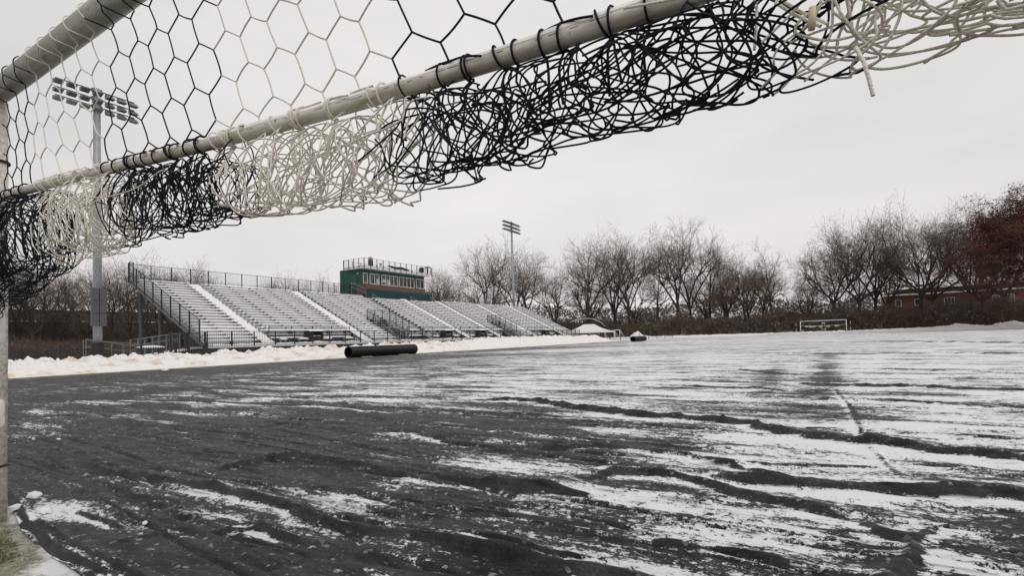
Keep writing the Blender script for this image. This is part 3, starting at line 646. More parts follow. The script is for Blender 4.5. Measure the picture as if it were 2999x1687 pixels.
for i in range(nu):
    for j in range(nv):
        A = bn(i, j, 0); B = bn(i, j, 1)
        il = i - 1 if j % 2 == 0 else i
        for (P_, Q_) in ((A, B), (B, bn(il, j + 1, 0)), (B, bn(il + 1, j + 1, 0))):
            if min(P_[0], Q_[0]) < -4.2: continue
            blk = isblack((P_[0] + Q_[0]) / 2 + .06 * math.sin(j * 1.7 + 2) , XBn)
            
            wv = .03 * (random.random() - .5); blk = blk if random.random() > .0 else blk
            pts = [bundle_pt(P_[0] + (Q_[0] - P_[0]) * s_ + wv * math.sin(s_ * math.pi), P_[1] + (Q_[1] - P_[1]) * s_) for s_ in (0, .14, .28, .43, .57, .71, .86, 1)]
            rope(pts, RR * random.uniform(.8, 1.0), blk, 5)
# extra loose strands, slack loops and the long drawstring threaded through
for k in range(340):
    u = random.uniform(-4.15, 3.1) if k < 330 else random.uniform(-.1, .7); blk = isblack(u + random.uniform(-.08, .08), XBn); l_ = random.uniform(.10, .42); v0 = random.uniform(0, 2.4); dv_ = random.uniform(-.45, .45)
    pts = [bundle_pt(u + l_ * (s_ - .5) + .03 * math.sin(s_ * 9 + k), v0 + dv_ * s_) for s_ in np.linspace(0, 1, 15)]
    rope(pts, RR * random.uniform(.8, 1.0), blk, 5)
for k in range(60):
    u = random.uniform(-4.1, 3.0); blk = isblack(u, XBn); l_ = random.uniform(.05, .12); zl = float(np.interp(u, BT[:, 0], BT[:, 1])); d_ = random.uniform(.0, .03)
    pts = [(u + l_ * (s_ - .5), GYP + random.uniform(-.02, .02) + .05 * math.cos(k), zl + .045 - (d_ + .02) * math.sin(s_ * math.pi)) for s_ in np.linspace(0, 1, 8)]
    rope(pts, RR, blk, 5)
for (xa, xb, zo) in ((-2.7, -2.0, .15), (-.30, .12, .05)):
    P = [(xa + (xb - xa) * s_, GYP - .11 - .02 * math.sin(s_ * 7), barz(xa + (xb - xa) * s_) - zo - .03 * math.sin(s_ * 5)) for s_ in np.linspace(0, 1, 14)]
    rope(P, RR * .9, False)
# loose rope ends
rope([(.065, .97, 1.40), (.073, .95, 1.365), (.078, .95, 1.337), (.082, .95, 1.31)], RR * 1.25, False)
rope([(-1.86, 1.0, 1.43), (-1.84, .99, 1.40), (-1.85, .985, 1.385)], RR * 1.2, True)
# net corner drawn against the left post and big slack loops there
for k in range(26):
    a0 = random.uniform(0, 6.28); zc = random.uniform(1.35, 1.62); r_ = random.uniform(.07, .2)
    pts = [(-4.17 + abs(r_ * 1.3 * math.cos(a)) * (1 if math.cos(a) > 0 else .3), GYP - .04 + .05 * math.sin(a * 2 + k), zc - .10 * math.sin(a * .5) + r_ * .75 * math.sin(a)) for a in np.linspace(a0, a0 + 4.6, 14)]
    rope(pts, RR * 1.1, True, 5)
for (dx, z0, z1) in ((.07, 1.36, .98), (.1, 1.4, 1.02)):
    rope([(-4.2 + dx, GYP - .05, z0), (-4.18 + dx * .6, GYP - .06, (z0 + z1) / 2), (-4.17, GYP - .06, z1)], RR, True)
for k in range(16):
    a0 = random.uniform(0, 6.28); r_ = random.uniform(.03, .07); zc = 1.24 + random.uniform(-.08, .06)
    pts = [(-4.19 + r_ * 1.1 * math.cos(a) + .02, GYP - .06 + r_ * .3 * math.sin(a), zc + r_ * math.sin(a)) for a in np.linspace(a0, a0 + 3.6, 9)]
    rope(pts, RR * 1.1, k % 3 != 0, 5)
q = nw.build('net', [m_rope_w], goal, True); q['label'] = 'white rope panels of the net'; q.location = -G0
q = nb.build('net', [m_rope_b], goal, True); q['label'] = 'black rope panels of the net'; q.location = -G0
# yellowed clip ring on the net
b = MB(); b.tube([(.010, .94, 1.468), (.009, .94, 1.45), (.007, .94, 1.433)], [.0055, .006, .0052], 10)
q = b.build('net_clip', mat('yellowed_plastic', (.55, .47, .33), .5, .1), goal, True); q.location = -G0
# snow clinging to the post
for (zc, dz, r_) in ((1.13, .11, .035), (.62, .09, .026)):
    b = MB()
    th = np.linspace(-1.3, 1.2, 9); zz = np.linspace(-1, 1, 15); V = np.zeros((15, 9, 3))
    for a_, s_ in enumerate(zz):
        for c_, t_ in enumerate(th):
            e_ = .0535 + r_ * (math.sqrt(max(0, 1 - s_ * s_)) * math.cos(t_ / 1.35 * 1.5) ** 2) * (1 + .6 * float(mnoise.noise(Vector((s_ * 2 + zc * 9, t_ * 2, 0)))))
            V[a_, c_] = (-4.235 + e_ * math.cos(t_ - .35), GYP + e_ * math.sin(t_ - .35), zc + dz * s_)
    b.grid(V)
    q = b.build('snow_on_post', m_snowcap, goal, True); q.location = -G0

# ------------------------------------------------------------------ bleachers
BY0, BY1 = 18.6, 78.2; BX0, BX1 = -34.2, -44.4; NR = 21; PIT = (BX0 - .3 - BX1 + .1) / NR; SL = .5054
BO = np.array((-34.2, 18.6, 0.0))
bl = thing('bleachers', 'long snow-covered aluminium bleachers with black railings and a press box on top', 'bleachers', tuple(BO))
def bpart(mb, name, mats, smooth=False, parent=None):
    q = mb.build(name, mats, parent or bl, smooth)
    if parent is None: q.location = -BO
    return q
def plane(X): return 1.35 + SL * (BX0 - X)
def rowx(i): return BX0 - .25 - PIT * i
AIS = [(22.75, 23.45), (32.25, 33.0), (41.35, 42.0), (47.6, 48.3), (54.3, 55.0), (63.5, 64.25), (72.9, 73.65)]
SEC = [(18.75, 22.75), (23.45, 32.25), (33.0, 41.35), (42.0, 47.6), (48.3, 54.3), (55.0, 63.5), (64.25, 72.9), (73.65, 78.1)]
PLAT = {1: 3, 3: 3, 4: 3, 6: 3}      # sections that start at row 3 above a wheelchair deck
PORT = {2: (36.3, 39.4), 5: (57.6, 60.7)}  # stair openings
# stepped deck
b = MB()
for s, (ya, yb) in enumerate(SEC):
    for i in range(PLAT.get(s, 0), NR):
        X = rowx(i); z = plane(X) - .30
        segs = [(ya, yb)]
        if s in PORT and i < 8: segs = [(ya, PORT[s][0]), (PORT[s][1], yb)]
        if s == 2 and i < 3: segs = [(ya, PORT[s][0])]
        if s == 5 and i < 3: segs = [(PORT[s][1], yb)]
        for (a, c) in segs:
            b.box((X - PIT - .02, a, z - .05), (X - .005, c, z), 0)
            b.box((X - PIT - .02, a, z), (X - PIT + .01, c, z + SL * PIT - .052), 1)   # riser
            b.box((X - PIT + .012, a + .02, z + .002), (X - .10, c - .02, z + .03), 2)      # snow on the tread
bpart(b, 'deck', [m_alu, m_alu, m_snowcap])
# benches
benches = []
for s, (ya, yb) in enumerate(SEC):
    for i in range(PLAT.get(s, 0), NR):
        segs = [(ya, yb)]
        if s in PORT and i < 8: segs = [(ya, PORT[s][0] - .35 * 0), (PORT[s][1], yb)]
        if s == 2 and i < 3: segs = [(ya, PORT[s][0])]
        if s == 5 and i < 3: segs = [(PORT[s][1], yb)]
        if 43 < (ya + yb) / 2 < 53.5 and i > NR - 2: continue
        for (a, c) in segs: benches.append((s, i, a, c))
def bench_mesh(mb, s, i, a, c):
    X = rowx(i); z = plane(X)
    a += .06; c -= .06
    mb.box((X - .27, a, z - .045), (X, c, z), 0)
    thick = .10 if i < 5 else .075
    # snow cap: rounded section with uneven height
    n = max(4, int((c - a) / .25)); ys_ = np.linspace(a + .01, c - .01, n + 1); ang = np.linspace(R(-12), R(192), 8)
    hN = thick * (.8 + .5 * fbm(ys_ * 1.3 + i * 7.7, ys_ * 0 + s, 3, 5)); hN[0] *= .35; hN[-1] *= .35; hN[1] *= .85; hN[-2] *= .85
    V = np.zeros((n + 1, 8, 3))
    V[:, :, 0] = X - .125 + .155 * np.cos(ang)[None, :]; V[:, :, 1] = ys_[:, None]
    V[:, :, 2] = z + .004 + hN[:, None] * np.maximum(np.sin(ang)[None, :], -.45) ** 1.0
    mb.grid(V, 1)
    off = (i % 2) * .0
    y = math.ceil((a - .3) / 1.83) * 1.83 + .4
    while y < c:
        if y > a: mb.box((X - .24, y - .05, z - .29), (X + .025, y + .05, z - .062), 2); mb.box((X - .05, y - .07, z - .045), (X + .026, y + .07, z + .012), 2)
        y += 1.83
bench_sorted = sorted(benches, key=lambda q: (q[2] + q[1] * .6) - (q[3] - q[2]) * 1.2)
stuff = MB()
for k, q in enumerate(bench_sorted):
    if k < 100:
        mb = MB(); bench_mesh(mb, *q); bpart(mb, 'bench', [m_alu, m_snowcap, m_bracket], False)
    else: bench_mesh(stuff, *q)
o = bpart(stuff, 'benches', [m_alu, m_snowcap, m_bracket]); o['kind'] = 'stuff'; o['label'] = 'remaining snow-capped bench rows farther along'
# aisles: snow-filled steps
def aisle(k, ya, yb):
    snowy = k != 2
    mb = MB(); n = 64; us = np.linspace(0, 1, n); V = np.zeros((n, 7, 3))
    for j, u in enumerate(np.linspace(0, 1, 7)):
        X = BX0 - .05 - us * (BX0 - BX1 - .15)
        V[:, j, 0] = X; V[:, j, 1] = ya - .14 + (yb - ya + .28) * u
        V[:, j, 2] = plane(X) - .16 + .012 * np.sin(us * NR * 2 * math.pi) + .03 * fbm(us * 30, us * 0 + j, 2, k) + .05 * abs(u - .5)
    if snowy: mb.grid(V, 0)
    else:
        for i in range(NR * 2):
            X = BX0 - .1 - i * PIT / 2; z = plane(X) - .22
            mb.box((X - PIT / 2, ya, z - .03), (X, yb, z), 1)
            mb.box((X - PIT / 2 + .06, ya + random.uniform(.03, .2), z + .003), (X - .05, yb - random.uniform(.03, .25), z + .05), 0)
    return bpart(mb, 'aisle', [m_snowcap, m_bracket])
for k, (ya, yb) in enumerate(AIS): aisle(k, ya, yb)
def handrail(y, X0, X1, side=1):
    mb = MB(); n = max(2, int(abs(X1 - X0) / 1.1)); top = .62
    for a, c in [(X0 + (X1 - X0) * f0, X0 + (X1 - X0) * f1) for f0, f1 in ((0, .44), (.5, .94))]:
        mb.bar((a, y, plane(a) + top), (c, y, plane(c) + top), .022, n=6); mb.bar((a, y, plane(a) + top - .3), (c, y, plane(c) + top - .3), .014, n=6)
        for f in (0, .33, .66, 1):
            X = a + (c - a) * f; mb.bar((X, y, plane(X) - .25), (X, y, plane(X) + top), .02, n=6)
    return bpart(mb, 'handrail', m_galv)
for k, (ya, yb) in enumerate(AIS): handrail(yb - .05, BX0 - .4, BX1 + .6)
# front platform deck and black fascia
mb = MB(); mb.box((-36.2, BY0, 1.0), (-34.0, BY1, 1.08), 0); mb.box((-36.1, BY0 + .05, 1.083), (-34.08, BY1 - .05, 1.13), 1)
n = 260; V = np.zeros((n, 4, 3)); yy_ = np.linspace(BY0, BY1, n)
V[:, :, 1] = yy_[:, None]; V[:, :, 0] = np.array([-34.1, -34.2, -34.42, -34.55])[None, :]
hN = .04 + .16 * fbm(yy_ * 2, yy_ * 0, 3, 12); V[:, 0, 2] = 1.12; V[:, 1, 2] = 1.12 + hN; V[:, 2, 2] = 1.12 + hN * .9; V[:, 3, 2] = 1.12
mb.grid(V, 1)
bpart(mb, 'front_platform', [m_alu, m_snowcap])
mb = MB(); mb.box((-34.06, BY0, .0), (-33.98, BY1, .985), 0); mb.box((-34.1, BY0, .99), (-33.94, BY1, 1.075), 1)
bpart(mb, 'fascia', [m_black, m_alu])
for (ya, yb, s) in ((23.5, 32.2, 1), (39.5, 47.6, 2), (48.3, 57.5, 4), (64.3, 72.9, 6)):
    mb = MB(); mb.box((-35.98, ya + .1, 1.12), (-35.9, yb - .1, 1.60), 0); mb.box((-36.2, ya + .1, 1.60), (-35.85, yb - .1, 1.72), 1)
    bpart(mb, 'riser_panel', [m_teal, m_snowcap])
# stringer and end details
mb = MB()
for y in (BY0 - .05, BY1 + .02):
    pts = [(-34.1, y, 1.05), (BX1, y, plane(BX1) - .25)]
    a, c = np.array(pts[0]), np.array(pts[1])
    V = [a + (0, 0, .12), a - (0, 0, .18), c - (0, 0, .18), c + (0, 0, .12)]
    V2 = [v + np.array((0, .06, 0)) for v in V]; mb = MB(); mb.add(V + V2, [(0, 1, 2, 3), (7, 6, 5, 4), (0, 4, 5, 1), (1, 5, 6, 2), (2, 6, 7, 3), (3, 7, 4, 0)])
    bpart(mb, 'stringer', mat('stringer_grey', (.10, .12, .135), .5, .15))
mb = MB()
for y in np.arange(BY0 + .6, BY1, 4.9):
    for X in (-37.7, -41.2, -44.1): mb.bar((X, y, 0), (X, y, plane(X) - .4), .13, n=8)
    mb.bar((-34.3, y, .9), (-44.3, y, plane(-44.3) - .52), .09, n=4)
bpart(mb, 'support_frame', m_bracket)
# railings
def picket_run(p, q, h, post_step, name='railing', hb=.06, thin=.0075, step=.12, postw=.028, posts=None, mid=False):
    """fence panel run from p to q (bottom points), posts as sub-parts"""
    p = np.array(p, float); q = np.array(q, float); l_ = np.linalg.norm(q - p); mb = MB(); up_ = np.array((0, 0, 1.))
    mb.bar(p + up_ * h, q + up_ * h, .02, n=4); mb.bar(p + up_ * hb, q + up_ * hb, .018, n=4)
    n = int(l_ / step)
    for k in range(1, n):
        a = p + (q - p) * k / n; mb.bar(a + up_ * hb, a + up_ * h, thin, n=3, cap=False)
    r_ = bpart(mb, name, m_iron)
    if posts is None: posts = np.linspace(0, 1, max(2, int(round(l_ / post_step)) + 1))
    for f in posts:
        a = p + (q - p) * f; m2 = MB(); m2.box(tuple(a - (postw, postw, .05)), tuple(a + (postw, postw, h + .03))); c_ = m2.build('post', m_iron, r_); 
    return r_
picket_run((-34.0, BY0, 1.06), (-34.0, BY1, 1.06), 1.0, 1.62, thin=.010)
picket_run((BX1, BY0, 6.2), (BX1, 42.0, 6.2), 1.32, 1.5, hb=.35, thin=.007)
picket_run((BX1, 53.6, 6.2), (BX1, BY1, 6.2), 1.32, 1.5, hb=.35, thin=.007)
picket_run((BX1, BY0 - .06, 6.15), (-34.8, BY0 - .06, plane(-34.8) - .18), 1.42, 1.35, thin=.010, hb=.1, postw=.035)
picket_run((BX1, BY1 + .06, 6.15), (-34.8, BY1 + .06, plane(-34.8) - .2), 1.3, 1.6, thin=.009, hb=.1)
picket_run((BX1, BY0, 6.15), (BX1, BY0 + .25, 6.15), 1.5, 1.2, postw=.035)
# fences above the wheelchair decks
for (ya, yb) in ((24.3, 32.1), (39.6, 47.5), (48.5, 57.4), (64.5, 72.7)):
    picket_run((-36.0, ya, 1.5), (-36.0, yb, 1.5), 1.0, 1.9, thin=.010)
# portals (stair openings) with their railings, stairs and cross rails
for (ya, yb) in PORT.values():
    Xt = rowx(8) + .05
    picket_run((Xt, ya, plane(Xt) - .35), (Xt, yb, plane(Xt) - .35), 1.25, 1.1, thin=.010)
    for y in (ya, yb):
        picket_run((Xt, y, plane(Xt) - .35), (-35.6, y, plane(-35.6) - .2), 1.15, 1.1, thin=.010)
    mb = MB(); mb.box((Xt - .1, ya, 1.1), (Xt - .02, yb, plane(Xt) - .4), 0); mb.box((Xt, ya - .04, 1.1), (-36.2, ya, 2.1), 0); mb.box((Xt, yb, 1.1), (-36.2, yb + .04, 2.1), 0)
    mb.box((-38.2, ya, 2.5), (-36.9, yb, 2.56), 1)
    for k in range(6): mb.box((-36.8 + k * .28, ya + .3, 2.35 - k * .2), (-36.5 + k * .28, (ya + yb) / 2 - .2, 2.4 - k * .2), 1)
    bpart(mb, 'stairwell', [m_bracket, m_alu])
    mb = MB()
    for y in (ya + .25, (ya + yb) / 2 - .15, (ya + yb) / 2 + .2, yb - .1):
        mb.bar((-37.3, y, 3.4), (-35.2, y, 2.0), .022, n=6); mb.bar((-35.2, y, 2.0), (-35.2, y, 1.1), .022, n=6); mb.bar((-37.0, y, 2.8), (-35.2, y, 1.6), .018, n=6)
    mb.bar((-37.4, ya, 2.75), (-37.4, yb, 2.75), .025, n=6); mb.bar((-35.0, ya + .3, 1.1), (-35.0, ya + 1.4, 1.95), .022, n=6); mb.bar((-35.0, yb - 1.1, 1.2), (-35.0, yb - .2, 1.9), .022, n=6)
    bpart(mb, 'stair_handrail', m_galv)
# companion benches and equipment boxes on the wheelchair decks
def companion(y, l_, label):
    t = thing('side_bench', label, 'bench', (-35.2, y, 1.08), 'short snow-topped benches on the front decks')
    mb = MB(); mb.box((-.17, -l_ / 2, .37), (.17, l_ / 2, .41)); mb.build('seat', m_alu, t)
    mb = MB(); n = 14; ys_ = np.linspace(-l_ / 2, l_ / 2, n); ang = np.linspace(0, math.pi, 8); V = np.zeros((n, 8, 3)); V[:, :, 0] = .18 * np.cos(ang)[None, :]; V[:, :, 1] = ys_[:, None]
    hN = .13 * np.clip(np.sin(np.linspace(.15, math.pi - .15, n)) ** .35, 0, 1); V[:, :, 2] = .412 + hN[:, None] * np.sin(ang)[None, :]; mb.grid(V); mb.build('snow', m_snowcap, t, True)
    for s_ in (-1, 1):
        mb = MB(); mb.box((-.03, s_ * l_ * .38 - .03, 0), (.03, s_ * l_ * .38 + .03, .37)); mb.build('leg', m_galv, t)
cl = [(24.9, .55, 'short snow-topped bench at the left end of the first front deck'), (26.7, .9, 'short snow-topped bench just left of the nearest black box'), (28.95, .85, 'short snow-topped bench just right of the nearest black box'), (31.25, .9, 'short snow-topped bench by the second aisle at the right end of the first deck'),
      (43.0, .9, 'short snow-topped bench left of the second black box'), (46.6, .9, 'short snow-topped bench right of the second black box'), (49.6, .9, 'short snow-topped bench left of the third black box'), (53.4, .9, 'short snow-topped bench right of the third black box'), (66.4, .9, 'short snow-topped bench left of the farthest black box'), (70.4, .9, 'short snow-topped bench right of the farthest black box')]
for a in cl: companion(*a)
def bin_(y, label):
    t = thing('equipment_box', label, 'box', (-35.25, y, 1.08), 'black snow-topped boxes on the front decks')
    mb = MB(); mb.box((-.35, -.68, .25), (.3, .68, .62)); mb.box((-.3, -.6, 0), (.25, .6, .25)); mb.box((-.35, -.68, .62), (.3, -.42, .98)); mb.box((-.35, .50, .62), (.3, .68, .98)); mb.box((-.35, -.42, .62), (-.28, .5, .98)); mb.box((-.35, -.68, .98), (.32, .68, 1.02))
    mb.build('body', m_black, t)
    mb = MB()
    for (ya, yb) in ((-.36, -.02), (.12, .42)): mb.box((.1, ya, .622), (.28, yb, .66))
    mb.build('shelf_snow', m_snowcap, t)
    mb = MB(); n = 16; ys_ = np.linspace(-.70, .70, n); ang = np.linspace(0, math.pi, 9); V = np.zeros((n, 9, 3)); V[:, :, 0] = -.02 + .36 * np.cos(ang)[None, :]; V[:, :, 1] = ys_[:, None]
    V[:, :, 2] = 1.022 + (.15 * np.clip(np.sin(np.linspace(.12, math.pi - .12, n)), 0, 1) ** .4)[:, None] * np.sin(ang)[None, :]; mb.grid(V); mb.build('snow', m_snowcap, t, True)
    mb = MB(); n = 14; u_ = np.linspace(-1, 1, n); V = np.zeros((n, 6, 3)); V[:, :, 1] = (u_ * .7)[:, None]; V[:, :, 0] = np.linspace(.33, .75, 6)[None, :]; V[:, :, 2] = .02 + (.22 * np.clip(1 - u_ ** 2, 0, 1) ** .6)[:, None] * np.sin(np.linspace(.5, math.pi, 6))[None, :]
    mb.grid(V); mb.build('drift', m_snowcap, t, True)
bin_(27.75, 'black snow-topped box behind the front railing, nearest to the camera')
bin_(45.0, 'black snow-topped box below the left half of the press box')
bin_(51.6, 'black snow-topped box second from the far end of the bleachers')
bin_(68.6, 'black snow-topped box farthest away along the bleachers')

# ------------------------------------------------------------------ press box
PO = np.array((-44.9, 42.0, 6.0)); pb = thing('press_box', 'green and brick press box with white-framed windows and a railed roof deck above the bleachers', 'press box', tuple(PO))
def pp(mb, name, mats, smooth=False, parent=None):
    q = mb.build(name, mats, parent or pb, smooth)
    if parent is None: q.location = -PO
    return q
XF, XB = -44.95, -48.6; Y0, Y1 = 42.05, 52.9; ZT, ZBk, ZSk = 9.66, 7.85, 7.2
mb = MB(); mb.box((XB, Y0, ZBk), (XF, Y1, ZT)); mb.box((XB, Y0 - .002, 5.8), (-47.0, Y0 + .3, ZBk)); pp(mb, 'wall', m_green)
mb = MB(); mb.box((-46.6, Y0 - .03, 6.6), (XF + .03, Y1 + .02, ZBk - .003)); pp(mb, 'brick_wall', m_brick)
mb = MB(); mb.box((-46.6, Y0 + .45, 6.0), (XF + .28, Y1 + .85, ZSk)); mb.box((-46.6, Y0 + .4, ZSk + .003), (XF + .3, Y0 + 2.0, ZSk + .03), 0); pp(mb, 'skirt_panel', m_teal)
wins = [(42.2, 42.9, 1, 9.12, 7.95), (43.22, 44.72, 2, 9.14, 7.90), (45.1, 47.85, 4, 9.15, 7.89), (48.1, 50.88, 4, 9.15, 7.89), (51.25, 52.78, 2, 9.15, 7.91)]
for (ya, yb, n, zt, zb) in wins:
    mb = MB(); fr = .055
    mb.box((XF - .02, ya, zb), (XF + .05, yb, zb + fr)); mb.box((XF - .02, ya, zt - fr), (XF + .05, yb, zt))
    for k in range(n + 1):
        y = ya + (yb - ya - fr) * k / n; mb.box((XF - .018, y, zb + fr), (XF + .052, y + fr, zt - fr))
    f_ = pp(mb, 'window', m_white)
    for k in range(n):
        y = ya + (yb - ya - fr) * k / n + fr; m2 = MB(); m2.box((XF - .01, y, zb + fr), (XF + .015, y + (yb - ya - fr) / n - fr, zt - fr)); m2.build('pane', m_glass, f_)
mb = MB()
for (y0, y1, z0, z1) in ((44.3, 44.62, 8.0, 8.6), (45.3, 45.75, 8.25, 8.6), (46.1, 46.45, 8.0, 8.6), (45.12, 45.2, 8.1, 8.6)): mb.box((XF + .0155, y0, z0), (XF + .018, y1, z1))
pp(mb, 'paper_notice', mat('pale_blind', (.42, .50, .50), .7, .05))
mb = MB(); mb.box((-46.6, Y0 - .045, 6.9), (-45.75, Y0 - .005, 9.0)); dr = pp(mb, 'door', mat('door_green', (.01, .07, .055), .4, .1)); 
mb = MB(); mb.bar((-45.85, Y0 - .05, 8.0), (-45.85, Y0 - .12, 8.0), .02); mb.build('handle', m_galv, dr)
mb = MB(); mb.box((-45.6, Y0 - .12, 9.0), (-45.48, Y0 - .004, 9.12)); pp(mb, 'wall_lamp', m_white)
mb = MB(); mb.box((-47.4, 41.6, 9.56), (-44.05, 53.35, 9.80), 0); mb.box((-47.3, 41.7, 9.803), (-44.12, 53.28, 9.88), 1); pp(mb, 'roof_deck', [m_white, m_snowcap])
def pb_rail(p, q, n):
    p = np.array(p); q = np.array(q); mb = MB(); up_ = np.array((0, 0, 1.)); mb.bar(p + up_ * .98, q + up_ * .98, .014, n=4); mb.bar(p + up_ * .08, q + up_ * .08, .012, n=4)
    l_ = np.linalg.norm(q - p); k_ = int(l_ / .13)
    for k in range(1, k_): a = p + (q - p) * k / k_; mb.bar(a + up_ * .08, a + up_ * .98, .005, n=3, cap=False)
    r_ = pp(mb, 'railing', m_iron)
    for k in range(n + 1):
        a = p + (q - p) * k / n; m2 = MB(); m2.box(tuple(a - (.028, .028, .2)), tuple(a + (.028, .028, 1.0))); m2.build('post', m_iron, r_)
pb_rail((-44.02, 41.57, 9.72), (-44.02, 53.38, 9.72), 12); pb_rail((-47.4, 41.57, 9.72), (-44.05, 41.57, 9.72), 4); pb_rail((-47.4, 53.38, 9.72), (-44.05, 53.38, 9.72), 3); pb_rail((-47.4, 41.6, 9.72), (-47.4, 53.3, 9.72), 9)
# stair landing and rails beside the press box
mb = MB(); mb.box((-46.6, 38.7, 6.35), (-44.5, 42.0, 6.5)); mb.box((-46.5, 38.8, 6.503), (-45.2, 41.9, 6.56), 1); pp(mb, 'landing', [m_bracket, m_snowcap])
mb = MB()
for z in (0, -.45): mb.bar((-46.0, 41.4, 8.0 + z), (-44.2, 41.9, 7.15 + z), .025)
mb.bar((-44.2, 41.9, 7.15), (-44.2, 41.9, 6.3), .025); mb.bar((-46.0, 41.4, 8.0), (-46.0, 41.4, 6.6), .025)
pp(mb, 'stair_rail', m_galv)
def pb_fence(p, q, h, step=.13):
    p = np.array(p, float); q = np.array(q, float); mb = MB(); u_ = np.array((0, 0, 1.)); mb.bar(p + u_ * h, q + u_ * h, .016, n=4); n = int(np.linalg.norm(q - p) / step)
    for k in range(n + 1): a = p + (q - p) * k / n; mb.bar(a, a + u_ * h, .007 if k % 8 else .03, n=4, cap=False)
    return pp(mb, 'landing_railing', m_iron)
pb_fence((-44.5, 38.7, 6.5), (-44.5, 40.6, 6.5), 1.05); pb_fence((-46.6, 38.7, 6.5), (-46.6, 42, 6.5), 1.1); pb_fence((-44.7, 53.6, 6.4), (-47.0, 55.2, 6.4), 1.3); pb_fence((-44.5, 55.4, 6.4), (-47.0, 55.4, 6.4), 1.3)
# things on the roof
t = thing('covered_camera', 'grey snow-capped covered object standing at the near corner of the press box roof', 'covered equipment', (-44.6, 43.1, 9.88))
mb = MB(); mb.tube([(0, 0, 0), (0, 0, .35), (0, 0, .72), (0, 0, .8)], [.27, .30, .29, .2], 10); mb.build('cover', mat('grey_cover', (.06, .065, .07), .6, .2, 8), t, True)
mb = MB(); mb.tube([(0, 0, .78), (0, -.02, .9), (0, -.03, 1.05), (0, -.03, 1.15)], [.29, .28, .22, .08], 10); mb.build('snow_hood', mat('dirty_snow', (.36, .34, .28), .9, .2, 8), t, True)
t = thing('stool', 'small snow-topped stool on the press box roof behind the railing', 'stool', (-44.9, 45.0, 9.88))
mb = MB(); mb.bar((0, 0, .5), (0, 0, .55), .2, n=12); mb.build('seat', m_bracket, t)
mb = MB(); mb.tube([(0, 0, .552), (0, 0, .62), (0, 0, .66)], [.2, .18, .08], 12); mb.build('snow', m_snowcap, t, True)
for a in range(4):
    mb = MB(); c_, s_ = math.cos(a * 1.57 + .6), math.sin(a * 1.57 + .6); mb.bar((.08 * c_, .08 * s_, .5), (.2 * c_, .2 * s_, 0), .018); mb.build('leg', m_bracket, t)
t = thing('rolled_tarp', 'long dark green rolled tarp lying along the press box roof railing', 'rolled tarp', (-44.3, 47.4, 9.9))
mb = MB(); P = [(0, y, .18 + .05 * math.sin(y * 3) - .03 * y) for y in np.linspace(-1.9, 1.8, 14)]; mb.tube(P, [.03, .08, .11, .13, .14, .15, .15, .15, .16, .15, .16, .17, .16, .12], 8); mb.build('roll', mat('dark_green_cloth', (.01, .03, .024), .8, .3, 9), t, True)
mb = MB(); mb.bar((0.02, -1.4, -.01), (0.02, 1.8, -.02), .02); mb.build('pole', m_iron, t)
t = thing('roof_speaker', 'dark box speaker at the far end of the press box roof', 'speaker', (-44.5, 51.9, 9.88))
mb = MB(); mb.box((-.2, -.22, .12), (.2, .22, .72)); mb.build('cabinet', m_black, t); mb = MB(); mb.bar((0, 0, 0), (0, 0, .12), .05); mb.build('stand', m_iron, t); mb = MB(); mb.box((-.2, -.22, .722), (.2, .22, .78)); mb.build('snow', m_snowcap, t)
t = thing('roof_frame', 'open grey box frame topped with snow at the far corner of the press box roof', 'frame', (-44.4, 53.0, 9.88))
mb = MB()
for sx_ in (-.25, .25):
    for sy_ in (-.25, .25): mb.bar((sx_, sy_, 0), (sx_, sy_, .8), .03, n=4)
mb.build('legs', m_grey_post, t); mb = MB(); mb.box((-.28, -.28, .8), (.28, .28, .98)); mb.build('top', mat('dirty_snow2', (.40, .38, .33), .9, .2, 8), t)

